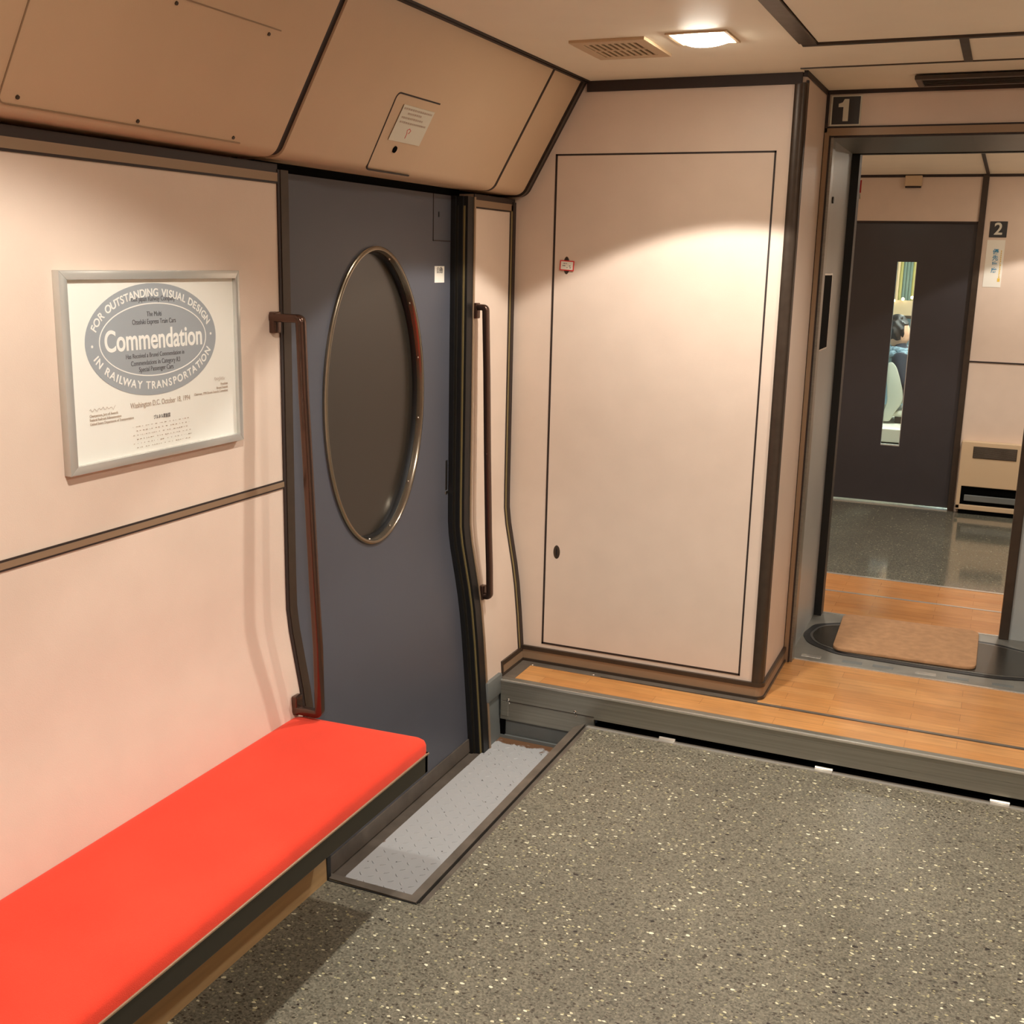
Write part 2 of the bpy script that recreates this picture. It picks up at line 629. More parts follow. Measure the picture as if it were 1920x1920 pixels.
# ================================================================ STRUCTURE
# ---- floors
bm = bmesh.new()
box(bm, -1.50, XR, -1.0, YW, -0.14, 0.0)
box(bm, -1.195, XR, YW, 3.535, -0.14, 0.0)
struct('floor', bm, M['floor'], 'speckled grey floor of the near vestibule', 'floor')
bm = bmesh.new()
box(bm, -1.7, -1.19, YW - 0.02, 3.60, -0.20, -0.135)
struct('floor_well', bm, M['void'], 'dark underside of the door well', 'floor')

bm = bmesh.new()
box(bm, -1.512, XR, 3.585, 3.744, 0.05, HS)
box(bm, -0.70, XR, 3.764, 4.285, 0.05, HS)
struct('floor_raised', bm, M['wood'], 'orange wood plank floor on top of the step before the doorway', 'floor')
bm = bmesh.new()
box(bm, -1.6, XR, 4.965, 5.320, -0.1, HS)
box(bm, -1.6, XR, 5.336, 5.640, -0.1, HS)
struct('floor_raised_far', bm, M['woodfar'], 'orange wood plank floor beyond the gangway', 'floor')
bm = bx(-1.7, XR + .1, 5.66, YE + 0.02, -0.1, 0.0)
struct('floor_far', bm, M['floor2'], 'shiny speckled floor of the next vestibule', 'floor')

# ---- left wall
bm = bmesh.new()
pstrip(bm, -1.0, 2.352, -0.10, 0.0, -0.12, 1.81)
pstrip(bm, 3.462, YC - .002, -0.10, 0.0, 0.118, 1.81)
struct('wall_left', bm, M['panel'], 'pinkish beige laminate side wall bulging outwards at waist height', 'wall', True)
bm = bmesh.new()
pstrip(bm, 3.45, 3.575, -0.09, -0.004, -0.13, 0.118)
box(bm, -1.60, -1.552, 3.45, 3.575, 0.05, 0.128, bev=0.006)
struct('trim_1', bm, M['graypaint'], 'grey painted metal foot of the door post at the step', 'trim', True)

# slanted overhead panels
SL_T, SL_B = (-1.388, ZC - .003), (-1.598, 1.818)
sd = Vector((SL_T[0] - SL_B[0], SL_T[1] - SL_B[1])).normalized()     # up the slope
sn = Vector((sd.y, -sd.x))                                           # into the room (x,z)


def slant_poly(off=0.0, th=0.02):
    pts = [(SL_T[0] + sn.x * off, SL_T[1] + sn.y * off), (SL_B[0] + sd.x * .03 + sn.x * off, SL_B[1] + sd.y * .03 + sn.y * off)]
    # rounded lower edge
    c = Vector((SL_B[0] + sd.x * .03, SL_B[1] + sd.y * .03)) - sn * 0.042
    r = 0.042 + off
    a0 = math.atan2(sn.y, sn.x)
    for i in range(1, 9):
        a = a0 - math.radians(62) * i / 8
        pts.append((c.x + r * math.cos(a), c.y + r * math.sin(a)))
    pts.append((-1.72, pts[-1][1] + 0.0))
    pts.append((-1.72, ZC + .02))
    pts.append((SL_T[0], ZC + .02))
    return pts


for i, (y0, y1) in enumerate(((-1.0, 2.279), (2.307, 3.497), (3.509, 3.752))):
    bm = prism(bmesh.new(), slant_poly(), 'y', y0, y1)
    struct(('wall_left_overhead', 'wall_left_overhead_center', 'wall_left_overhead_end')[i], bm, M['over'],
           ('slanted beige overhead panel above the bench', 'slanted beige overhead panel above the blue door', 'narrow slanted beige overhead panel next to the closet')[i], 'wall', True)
bm = bmesh.new()
prism(bm, slant_poly(-0.006), 'y', 2.275, 2.311)
prism(bm, slant_poly(0.0012), 'y', 3.496, 3.510)
prism(bm, slant_poly(0.002), 'y', 3.748, 3.757)
prism(bm, slant_poly(0.004), 'y', 3.773, YC + .01)
struct('trim_2', bm, M['gap'], 'dark brown joints running up between the slanted overhead panels', 'trim', True)
bm = prism(bmesh.new(), slant_poly(0.006), 'y', 3.757, 3.773)
struct('trim_3', bm, M['trim'], 'bronze corner strip between overhead panel and closet', 'trim', True)
# ceiling edge trims
bm = bmesh.new()
box(bm, -1.405, -1.378, -1.0, YC, ZC - .006, ZC + .01)
box(bm, -1.374, -1.368, -1.0, YC, ZC - .004, ZC + .01)
box(bm, -1.38, -0.665, YC - .010, YC + .0, ZC - .034, ZC)
struct('trim_4', bm, M['gap'], 'dark brown trim along the ceiling edge above closet and side wall', 'trim')
bm = bmesh.new()
pstrip(bm, 3.455, 3.77, 0.0, 0.004, 1.770, 1.792)
pstrip(bm, -1.0, 2.352, -0.01, 0.004, 1.772, 1.792)
struct('trim_5', bm, M['tan'], 'tan strip under the slanted overhead panels', 'trim')
bm = bmesh.new()
pstrip(bm, -1.0, 2.352, -0.01, 0.002, 1.790, 1.812)
pstrip(bm, 3.455, 3.79, 0.0, 0.003, 1.790, 1.81)
pstrip(bm, 3.455, 3.77, 0.0, 0.003, 1.765, 1.770)
pstrip(bm, -1.0, 2.352, 0.0, 0.003, 1.767, 1.772)
struct('trim_6', bm, M['gap'], 'dark gap under the slanted overhead panels', 'trim')
# waist rail strip
bm = bx(XW - .01, XW + .004, -1.0, 2.352, 1.0265, 1.0395)
struct('trim_7', bm, M['tan'], 'tan waist strip running along the wall to the blue door', 'trim')
bm = bmesh.new()
box(bm, XW - .01, XW + .003, -1.0, 2.352, 1.0225, 1.0265)
box(bm, XW - .01, XW + .003, -1.0, 2.352, 1.0395, 1.0435)
struct('trim_8', bm, M['gap'], 'dark edges of the tan waist strip', 'trim')

# door frame, left
bm = bmesh.new()
pstrip(bm, 2.360, 2.392, -0.10, 0.006, -0.12, 1.80)
struct('trim_9', bm, M['trim'], 'bronze door frame strip left of the blue door', 'trim', True)
bm = bmesh.new()
pstrip(bm, 2.350, 2.360, -0.05, 0.004, -0.02, 1.80)
pstrip(bm, 2.392, 2.398, -0.10, -0.004, -0.12, 1.80)
struct('trim_10', bm, M['gap'], 'dark line left of the bronze door frame strip', 'trim', True)
# door frame, right: stepped rubber jamb with champagne strips
bm = bmesh.new()
pstrip(bm, 3.408, 3.452, -0.10, 0.002, ZW, 1.80)
pstrip(bm, 3.398, 3.408, -0.10, -0.012, ZW, 1.80)
pstrip(bm, 3.388, 3.400, -0.10, -0.034, ZW, 1.80)
struct('trim_11', bm, M['black'], 'black ribbed rubber jamb right of the blue door', 'trim', True)
bm = bmesh.new()
pstrip(bm, 3.404, 3.4085, -0.03, -0.007, ZW, 1.77)
struct('trim_12', bm, M['gold'], 'thin champagne strip inside the black rubber jamb', 'trim', True)
bm = bmesh.new()
pstrip(bm, 3.394, 3.3985, -0.04, -0.026, ZW, 1.77)
struct('trim_13', bm, M['fascia'], 'thin grey strip inside the black rubber jamb', 'trim', True)
bm = bmesh.new()
pstrip(bm, 3.452, 3.464, -0.05, 0.005, ZW, 1.80)
struct('trim_14', bm, M['tan'], 'tan frame strip between black jamb and narrow wall panel', 'trim', True)
# corner trims narrow wall / closet
bm = bmesh.new()
pstrip(bm, 3.757, 3.769, 0.0, 0.004, 0.16, 1.79)
struct('trim_15', bm, M['gold'], 'champagne corner strip of the narrow wall panel', 'trim', True)
bm = bmesh.new()
pstrip(bm, 3.752, 3.757, 0.0, 0.003, 0.16, 1.79)
pstrip(bm, 3.769, 3.794, 0.0, 0.006, 0.16, 1.80)
struct('trim_16', bm, M['gap'], 'dark corner strip between narrow wall panel and closet', 'trim', True)
# skirting on the narrow wall
bm = bmesh.new()
pstrip(bm, 3.60, 3.79, 0.0, 0.006, 0.146, 0.162)
pstrip(bm, 3.60, 3.79, 0.0, 0.006, 0.106, 0.117)
pstrip(bm, 3.592, 3.602, 0.0, 0.006, 0.106, 0.162)
struct('baseboard_left', bm, M['trim'], 'dark frame of the short skirting left of the closet', 'baseboard')
bm = bmesh.new()
pstrip(bm, 3.602, 3.785, 0.0, 0.004, 0.117, 0.146)
struct('baseboard_left_insert', bm, M['tan'], 'tan insert of the short skirting left of the closet', 'baseboard')
# header above the door, behind the overhead panel
bm = bx(-1.80, -1.695, 2.34, 3.46, 1.797, 1.95)
struct('trim_17', bm, M['void'], 'dark header above the blue door', 'trim')

# ---- door well
bm = bmesh.new()
box(bm, -1.60, -1.5555, YW, 3.52, ZW - .02, ZW - .002)
struct('trim_18', bm, M['sill'], 'dirty brown door sill at the foot of the blue door', 'trim')
bm = bmesh.new()
box(bm, -1.556, -1.19, YW, 3.575, ZW - .015, ZW)
# raised chequer bars
nx, ny = 11, 36
for i in range(nx):
    for j in range(ny):
        cx = -1.54 + (i + .5) * 0.0325
        cy = YW + .03 + j * 0.0345
        a = math.radians(45 if (i + j) % 2 else -45)
        t = bmesh.new()
        bmesh.ops.create_uvsphere(t, u_segments=6, v_segments=4, radius=1.0)
        merge(bm, t, Matrix.Translation((cx, cy, ZW)) @ Matrix.Rotation(a, 4, 'Z') @ Matrix.Diagonal((0.0110, 0.0028, 0.0024, 1)))
o = obj('chequer_plate', bm, M['plate'], smooth=True)
tag(o, 'light grey chequer plate in the well before the blue door', 'floor plate', kind='structure')
# well edge strips
bm = bmesh.new()
prism(bm, [(-1.486, YW), (-1.486, YW + .023), (-1.243, YW + .023), (-1.243, 3.50), (-1.215, 3.545), (-1.215, 3.50), (-1.217, YW - .004), (-1.23, YW - .004)], 'z', -0.02, 0.004)
struct('trim_19', bm, M['steeld'], 'brown metal edging around the grey chequer plate', 'trim')
bm = bx(-1.219, -1.195, YW, 3.535, -0.14, -0.004)
box(bm, -1.486, -1.20, YW - .01, YW + .0, -0.14, -0.004)
struct('trim_20', bm, M['steeld'], 'inner side of the door well edge', 'trim')
bm = bx(-1.2140, -1.2125, YW - .004, 3.53, -0.004, 0.0055)
box(bm, -1.48, -1.214, YW - .008, YW - .004, -0.004, 0.001)
struct('trim_21', bm, M['black'], 'thin black joint between metal edging and floor', 'trim')
# black end post of wall under bench
bm = bx(-1.60, -1.478, YW - .008, YW + .012, ZW, 0.34, bev=0.002)
struct('trim_22', bm, M['black'], 'black end post at the foot of the wall under the bench', 'trim')

# ---- step
bm = bmesh.new()
prism(bm, [(3.56, 0.018), (3.56, HS - .006), (3.566, HS + .002), (3.590, HS + .002), (3.590, HS - .01), (3.60, 0.018)], 'x', -1.552, XR)
box(bm, -1.552, -1.19, 3.560, 3.575, -0.045, 0.018)
box(bm, -1.548, -1.520, 3.556, 3.562, -0.030, 0.026, bev=.001)
st = struct('step_riser', bm, M['steelx'], 'brushed steel riser of the step across the vestibule', 'step')
obj('nosing_highlight', bx(-1.552, XR, 3.557, 3.5635, HS - .006, HS + .0025, bev=.0015), M['bright'], st, True, label='bright strip standing in for the highlight on the nosing')  # highlight along the step edge, put in as a lighter strip
obj('joint_line', bx(-1.545, -1.19, 3.5588, 3.562, 0.0255, 0.0275), M['gap'], st)
bm = bx(-1.552, -1.19, 3.575, 3.60, -0.14, -0.04)
box(bm, -1.552, -1.19, 3.562, 3.578, ZW - .01, ZW + .012)
struct('trim_23', bm, M['graypaint'], 'recessed grey toe board at the foot of the step', 'trim')
bm = bx(-1.556, -1.536, 3.565, 3.60, ZW, -0.035)
struct('trim_24', bm, M['void'], 'dark slot at the left end of the toe board', 'trim')
for x in (-1.5214, -1.2618):
    s = obj('step_screw', dome(bmesh.new(), (x, 3.559, 0.033 if x < -1.4 else .034), 0.0062, 'y', 0.6), M['chrome'], st, True)
    s2 = dome(bmesh.new(), (x + .004, 3.559, 0.019), 0.0035, 'y', 0.6)
    obj('step_screw', s2, M['chrome'], st, True)
# nosing top and joints
bm = bmesh.new()
box(bm, -1.572, -1.512, 3.575, 3.79, .05, HS + .001)
box(bm, -1.512, -1.235, 3.744, YC, .05, HS + .001, bev=0)
box(bm, -1.235, -0.66, 3.752, YC, .05, HS + .001)
box(bm, -0.66, XR, 3.747, 3.762, .05, HS + .002)
struct('trim_25', bm, M['steeld'], 'dark steel floor strip between the wood and the closet skirting', 'trim')
sc = []
for i, (x, y) in enumerate(((-1.5076, 3.752), (-1.2648, 3.757))):
    o = obj('floor_screw', dome(bmesh.new(), (x, y, HS + .001), 0.0065, 'z', 0.5), M['chrome'], None, True)
    tag(o, ('shiny screw head in the floor strip, next to the corner of the wall', 'shiny screw head in the floor strip, below the closet door')[i], 'screw', 'screws in the floor strip')
# gap and hinges at the floor edge
bm = bx(-1.195, XR, 3.535, 3.60, -0.14, -0.01)
box(bm, -1.19, XR, 3.60, 3.62, -0.14, 0.09)
struct('trim_26', bm, M['void'], 'black gap between the floor and the step', 'trim')
bm = bmesh.new()
box(bm, -1.205, XR, 3.518, 3.526, -.02, 0.003)
box(bm, -1.205, XR, 3.529, 3.535, -.02, 0.002)
struct('trim_27', bm, M['bright'], 'thin bright metal edge of the floor along the step', 'trim')
bm = bx(-1.205, XR, 3.526, 3.547, -.02, 0.0005)
struct('trim_28', bm, M['steeld'], 'dull metal floor edge along the step', 'trim')
fe = bpy.data.objects['trim_28']
for x in (-0.915, -0.389, 0.14):
    t = obj('hinge', bx(x - .028, x + .028, 3.514, 3.535, 0.0, 0.0065, bev=.001), M['bright'], fe, True)
    obj('hinge_barrel', cyl(bmesh.new(), (x, 3.540, 0.005), 0.0065, 0.056, 'x', 14), M['bright'], t, True)

# ---- rear wall, right wall (closing the vestibule behind the camera)
struct('wall_back', bx(-1.8, XR + .1, -1.1, -1.0, -.2, 2.3), M['panel'], 'beige wall closing the vestibule behind the camera', 'wall')
struct('wall_right', bx(XR, XR + .1, -1.0, YD, -.2, 2.3), M['panel'], 'beige side wall on the right of the vestibule', 'wall')
struct('wall_outer', bx(-1.95, -1.85, -1.1, YD + .3, -.25, 2.4), M['void'], 'dark outer hull behind the side wall', 'wall')

# ---- doorway wall
bm = bmesh.new()
box(bm, -0.700, XR, YD, YD + .06, 2.075, ZC + .02)
struct('wall_end', bm, M['panel'], 'beige lintel panel over the doorway to the next car', 'wall')
struct('wall_end_back', bx(-1.75, -0.66, YD + .0, YD + .06, 0, ZC), M['void'], 'dark partition behind the closet', 'wall')
bm = bmesh.new()
box(bm, -0.660, XR, YD - .008, YD + .002, ZC - .007, ZC + .008)
box(bm, -0.655, -0.645, YD - .010, YD + .002, 2.06, ZC)
box(bm, -0.660, XR, YD - .006, YD + .002, 2.075, 2.081)
box(bm, -0.672, -0.650, YC, YD, ZC - .010, ZC + .008)
box(bm, -0.655, XR, YD - .004, YD + .01, 2.044, 2.050)
# vertical door-side lines
box(bm, -0.658, -0.6505, YD - .008, YD, HS, 2.09)
box(bm, -0.637, -0.631, YD - .012, YD, HS, 2.05)
struct('trim_29', bm, M['gap'], 'dark brown trim lines around the doorway lintel', 'trim')
bm = bmesh.new()
box(bm, -0.652, XR, YD - .010, YD + .01, 2.050, 2.075)
box(bm, -0.652, -0.636, YD - .014, YD, HS, 2.06)
struct('trim_30', bm, M['tan'], 'tan metal frame of the doorway to the next car', 'trim')
bm = bmesh.new()
box(bm, -0.632, -0.621, YD - .004, YD + .05, HS, 2.046)
struct('trim_31', bm, M['steel'], 'light metal edge of the doorway to the next car', 'trim')

# ---- gangway
bm = bmesh.new()
box(bm, -0.74, -0.640, YD + .05, 4.90, HS - .03, 2.10)
struct('wall_gangway', bm, M['jamb'], 'grey metal side of the gangway between the cars', 'wall')
bm = bx(-0.74, XR, YD + .001, 4.97, 2.050, 2.16)
struct('ceiling_gangway', bm, M['graypaint'], 'dark grey metal lintel over the gangway', 'ceiling')
struct('wall_gangway_right', bx(0.62, 0.70, YD, 4.96, 0, 2.1), M['jamb'], 'grey metal right side of the gangway', 'wall')
bm = bmesh.new()
box(bm, -0.645, -0.608, 4.895, 4.965, HS - .02, 2.06)
box(bm, -0.645, 0.62, 4.895, 4.90, 2.046, 2.052)
struct('trim_32', bm, M['black'], 'black rubber edge of the far doorway', 'trim')
bm = bmesh.new()
box(bm, 0.150, 0.62, 4.93, 4.97, HS, 2.05)
struct('wall_far_right', bm, M['jamb'], 'grey metal panel right of the far doorway', 'wall')
bm = bx(0.112, 0.150, 4.915, 4.975, HS, 2.05, bev=.004)
struct('trim_33', bm, M['trim'], 'dark bronze frame at the right edge of the far doorway', 'trim')
struct('wall_far_left', bx(-1.8, -0.63, 4.965, 5.0, 0, 2.25), M['panel'], 'beige wall at the left of the far doorway', 'wall')
struct('wall_far_front_right', bx(0.15, 1.2, 4.975, 5.0, 0, 2.25), M['panel'], 'beige wall at the right of the far doorway', 'wall')
struct('wall_far_front_top', bx(-0.7, 0.2, 4.972, 5.0, 2.06, 2.25), M['panel'], 'beige wall above the far doorway', 'wall')
struct('wall_far_side_left', bx(-1.74, -1.64, 5.0, YE, -.05, 2.25), M['panel'], 'beige left side wall of the next vestibule', 'wall')
struct('wall_far_side_right', bx(XR, XR + .1, 5.0, YE, -.05, 2.25), M['panel'], 'beige right side wall of the next vestibule', 'wall')

# gangway floor
bm = bmesh.new()
box(bm, -0.645, 0.62, 4.285, 4.955, HS - .03, HS + .001)
gf = struct('floor_gangway', bm, M['gsteel'], 'worn metal thresholds of the gangway floor', 'floor')
for k in range(9):
    x = -0.60 + k * 0.135 + (0.02 if k % 2 else 0)
    obj('tread', bx(x, x + .075, 4.325, 4.352, HS, HS + .0022, bev=.0008), M['graypaint'] if k % 3 else M['bright'], gf)
struct('trim_34', bx(-0.645, 0.62, 4.278, 4.288, HS - .02, HS + .003), M['bright'], 'bright threshold edge before the gangway plate', 'trim')
struct('trim_35', bx(-0.608, 0.112, 4.948, 4.962, HS - .02, HS + .003), M['bright'], 'bright threshold edge beyond the gangway plate', 'trim')
struct('floor_gangway_pit', bx(-0.70, 0.62, 4.26, 4.98, -0.1, HS - .03), M['void'], 'black gap under the gangway plate', 'floor')


def rounded(pts, r, n=6):
    out = []
    N = len(pts)
    for i in range(N):
        p, a, b = Vector(pts[i]), Vector(pts[i - 1]), Vector(pts[(i + 1) % N])
        da, db = (a - p).normalized(), (b - p).normalized()
        rr = min(r, (a - p).length * .45, (b - p).length * .45)
        for k in range(n + 1):
            t = k / n
            q = (1 - t) ** 2 * (p + da * rr) + 2 * t * (1 - t) * p + t * t * (p + db * rr)
            out.append((q.x, q.y))
    return out


hexo = [(-0.640, 4.60), (-0.600, 4.49), (-0.48, 4.405), (-0.2, 4.392), (0.12, 4.398), (0.30, 4.45), (0.42, 4.60), (0.28, 4.76), (0.10, 4.84), (-0.50, 4.84), (-0.615, 4.76)]
cx0, cy0 = -0.12, 4.62
bm = prism(bmesh.new(), rounded(hexo, .04), 'z', HS - .028, HS + .0035)
struct('trim_36', bm, M['black'], 'black rubber border around the gangway plate', 'trim')
hexr = [(cx0 + (x - cx0) * .95, cy0 + (y - cy0) * .88) for x, y in hexo]
hexi = [(cx0 + (x - cx0) * .93, cy0 + (y - cy0) * .845) for x, y in hexo]
bm = prism(bmesh.new(), rounded(hexi, .05), 'z', HS - .02, HS + .0065)
gp = obj('gangway_plate', bm, M['gplate'])
obj('plate_rim', prism(bmesh.new(), rounded(hexr, .05), 'z', HS - .02, HS + .0055), M['steel'], gp, label='light metal rim')
tag(gp, 'dark glossy metal footplate under the tan mat in the gangway', 'footplate', kind='structure')

# ---- ceiling
bm = bmesh.new()
box(bm, -1.388, -0.60, -1.0, 3.712, ZC, ZC + .05)
box(bm, -1.388, -0.662, 3.712, YC + .02, ZC, ZC + .05)
box(bm, -0.66, XR, 3.717, YD + .05, ZC + .006, ZC + .05)
box(bm, -0.60, XR, 3.32, 3.708, ZC, ZC + .05)
struct('ceiling', bm, M['ceil'], 'cream ceiling with dark joints, lamp and vent over the vestibule', 'ceiling')
struct('ceiling_center', bx(-0.545, XR, -1.0, 3.300, ZC - .002, ZC + .05), M['ceil'], 'large centre ceiling panel behind the dark bracket-shaped trim', 'ceiling')
bm = bmesh.new()
box(bm, -0.588, -0.548, -1.0, 3.322, ZC - .008, ZC + .05)
struct('trim_37', bm, M['trim'], 'broad dark edge strip of the centre ceiling panel', 'trim')
bm = bmesh.new()
box(bm, -0.588, XR, 3.302, 3.320, ZC - .009, ZC + .05)
box(bm, -0.66, XR, 3.706, 3.717, ZC - .003, ZC + .05)
box(bm, -0.191, -0.168, 3.32, 3.71, ZC - .004, ZC + .05)
box(bm, -0.600, -0.586, -1.0, 3.32, ZC - .001, ZC + .05)
struct('trim_38', bm, M['trim'], 'dark joints between the small ceiling panels', 'trim')
struct('ceiling_far', bx(-1.7, XR + .1, 4.96, YE, ZC + .012, ZC + .06), M['ceil'], 'cream ceiling of the next vestibule', 'ceiling')
bm = bmesh.new()
box(bm, -0.212, -0.194, 5.0, YE, ZC + .004, ZC + .02)
box(bm, -1.64, XR, YE - .01, YE, ZC - .005, ZC + .014)
struct('trim_39', bm, M['gap'], 'dark joints of the far ceiling and wall', 'trim')

# ---- end wall of next vestibule: door opening x -1.0..-0.225, z..1.905
bm = bmesh.new()
box(bm, -1.74, XR + .1, YE, YE + .08, 1.908, 2.27)
box(bm, -0.213, XR + .1, YE, YE + .08, -.05, 1.908)
box(bm, -1.74, -1.02, YE, YE + .08, -.05, 1.908)
struct('wall_far', bm, M['panel'], 'beige end wall of the next vestibule around the dark door', 'wall')
bm = bmesh.new()
box(bm, -0.232, -0.194, YE - .014, YE + .01, 0, ZC + .01)
struct('trim_40', bm, M['trim'], 'dark vertical trim right of the far dark door', 'trim')
bm = bmesh.new()
box(bm, -1.03, -0.225, YE - .002, YE + .03, 1.900, 1.912)
box(bm, -0.194, XR, YE - .004, YE, 1.010, 1.020)
struct('trim_41', bm, M['gap'], 'thin dark joint across the far wall beside the dark door', 'trim')
struct('trim_42', bx(-1.02, -0.232, YE - .03, YE + .06, 0, 0.004), M['bright'], 'bright metal threshold under the far dark door', 'trim')
# far nosing strips
bm = bmesh.new()
box(bm, -1.6, XR, 5.320, 5.336, HS - .02, HS + .002)
box(bm, -1.6, XR, 5.640, 5.662, -0.05, HS + .002)
struct('trim_43', bm, M['bright'], 'bright metal strips across the far wood floor', 'trim')

# ================================================================ BLUE SIDE DOOR
door = thing('door_1', 'blue grey sliding side door with a tall oval window', 'door', (-1.70, 2.9, ZW), kind='structure')
DOFF = -0.05
EY, EZ, RY, RZ = 2.906, 1.191, 0.290, 0.441


def ell(ry, rz, n=72):
    return [(EY + ry * math.cos(2 * math.pi * i / n), EZ + rz * math.sin(2 * math.pi * i / n)) for i in range(n)]


def leaf():
    """door skin with an oval hole: rays from the oval to the border, then depth follows the wall profile"""
    y0, y1, z0, z1 = 2.37, 3.42, ZW, 1.80
    t = bmesh.new()
    N = 144
    rings = []
    for fr in (0.0, 0.08, 0.2, 0.35, 0.5, 0.65, 0.8, 0.9, 1.0):
        ring = []
        for i in range(N):
            a = 2 * math.pi * i / N
            ca, sa = math.cos(a), math.sin(a)
            ey, ez = EY + (RY - .012) * ca, EZ + (RZ - .012) * sa
            dy, dz = RY * ca, RZ * sa
            ks = []
            if dy > 1e-9: ks.append((y1 - EY) / dy)
            if dy < -1e-9: ks.append((y0 - EY) / dy)
            if dz > 1e-9: ks.append((z1 - EZ) / dz)
            if dz < -1e-9: ks.append((z0 - EZ) / dz)
            k = min(ks)
            by, bz = EY + dy * k, EZ + dz * k
            y = ey + (by - ey) * fr
            z = ez + (bz - ez) * fr
            ring.append(t.verts.new((xw(z) + DOFF, y, z)))
        rings.append(ring)
    for A, B in zip(rings, rings[1:]):
        for i in range(N):
            t.faces.new([A[i], A[(i + 1) % N], B[(i + 1) % N], B[i]])
    for y, z in ((y0, z0), (y0, z1), (y1, z0), (y1, z1)):
        c = t.verts.new((xw(z) + DOFF, y, z))
        ring = rings[-1]
        best = sorted(range(N), key=lambda i: (ring[i].co.y - y) ** 2 + (ring[i].co.z - z) ** 2)[:6]
        # the two border points that lie on different sides around the corner
        hy = [i for i in best if abs(ring[i].co.y - y) < 1e-6]
        hz = [i for i in best if abs(ring[i].co.z - z) < 1e-6]
        if hy and hz:
            a, b = hy[0], hz[0]
            if a != b and (ring[a].co - c.co).length > 1e-5 and (ring[b].co - c.co).length > 1e-5:
                t.faces.new([ring[a], c, ring[b]])
    bmesh.ops.remove_doubles(t, verts=t.verts, dist=1e-5)
    bmesh.ops.recalc_face_normals(t, faces=t.faces)
    if sum(f.normal.x for f in t.faces) < 0:
        bmesh.ops.reverse_faces(t, faces=t.faces)
    # thickness: extrude backwards
    r = bmesh.ops.extrude_face_region(t, geom=list(t.faces))
    for v in r['geom']:
        if isinstance(v, bmesh.types.BMVert):
            v.co.x -= 0.035
    bmesh.ops.recalc_face_normals(t, faces=t.faces)
    return t


obj('door_panel', leaf(), M['door'], door, True)


def ring_mesh(prof, n=96, follow=True):
    """prof: list of (dr, dx) closed loop swept round the oval"""
    t = bmesh.new()
    R = []
    for i in range(n):
        a = 2 * math.pi * i / n
        ny, nz = math.cos(a) / RY, math.sin(a) / RZ
        L = math.hypot(ny, nz)
        ny, nz = ny / L, nz / L
        row = []
        for dr, dx in prof:
            row.append(t.verts.new((XW + DOFF + dx, EY + RY * math.cos(a) + ny * dr, EZ + RZ * math.sin(a) + nz * dr)))
        R.append(row)
    m = len(prof)
    for i in range(n):
        for j in range(m):
            t.faces.new([R[i][j], R[(i + 1) % n][j], R[(i + 1) % n][(j + 1) % m], R[i][(j + 1) % m]])
    bmesh.ops.recalc_face_normals(t, faces=t.faces)
    return t


wf = obj('window_frame', ring_mesh([(0.0, 0.0), (0.0, 0.006), (-0.004, 0.009), (-0.011, 0.009), (-0.014, 0.005), (-0.0145, -0.024), (-0.002, -0.024)]), M['ring'], door, True)
obj('gasket', ring_mesh([(-0.014, -0.020), (-0.014, -0.012), (-0.018, -0.010), (-0.022, -0.02), (-0.022, -0.026), (-0.014, -0.026)]), M['black'], wf, True)
for a in (72, 40, 14, -12, -42, -72, -98, 100):
    a = math.radians(a)
    p = (XW + DOFF - .004, EY + (RY - .0145) * math.cos(a), EZ + (RZ - .0145) * math.sin(a))
    obj('frame_screw', ball(bmesh.new(), p, 0.0042, (1, 1, 1), 10, 8), M['chrome'], wf, True)
t = bmesh.new()
vs = [t.verts.new((XW + DOFF - .024, y, z)) for y, z in ell(RY - .012, RZ - .012, 96)]
t.faces.new(vs)
r = bmesh.ops.extrude_face_region(t, geom=list(t.faces))
for v in r['geom']:
    if isinstance(v, bmesh.types.BMVert):
        v.co.x -= .006
bmesh.ops.recalc_face_normals(t, faces=t.faces)
obj('window_glass', t, M['darkglass'], door)
# lower metal edge, lock flap, recessed pull
bm = bmesh.new()
pstrip(bm, 2.37, 3.415, DOFF - .002, DOFF + .005, ZW + .004, ZW + .052)
obj('kick_strip', bm, M['sill'], door)
bm = bmesh.new()
for (a, b, c, d) in ((3.263, 3.266, 1.655, 1.80), (3.263, 3.40, 1.655, 1.658)):
    box(bm, XW + DOFF - .001, XW + DOFF + .0015, a, b, c, d)
lf = obj('lock_flap', bm, M['gap'], door, label='dark outline of the lock flap')
obj('keyhole', bx(XW + DOFF, XW + DOFF + .002, 3.300, 3.304, 1.730, 1.746), M['black'], lf)
bm = bx(XW + DOFF - .006, XW + DOFF + .001, 3.366, 3.384, 0.830, 0.935, bev=.003)
hp = obj('pull_recess', bm, M['black'], door)
obj('recess_rim', bx(XW + DOFF, XW + DOFF + .003, 3.364, 3.384, 0.818, 0.828, bev=.001), M['chrome'], hp)

o = thing('door_sticker', 'small white square sticker with two faded characters on the blue door', 'sticker', (XW + DOFF, 3.30, 1.56))
obj('sticker_base', bx(XW + DOFF, XW + DOFF + .0012, 3.275, 3.343, 1.525, 1.577, bev=.0005), M['white'], o)
obj('lettering', text_obj(None, '自動', 0.022, on_wall(XW + DOFF + .0016, 3.309, 1.563), None, None, sx=1.0), M['dark_print'], o)


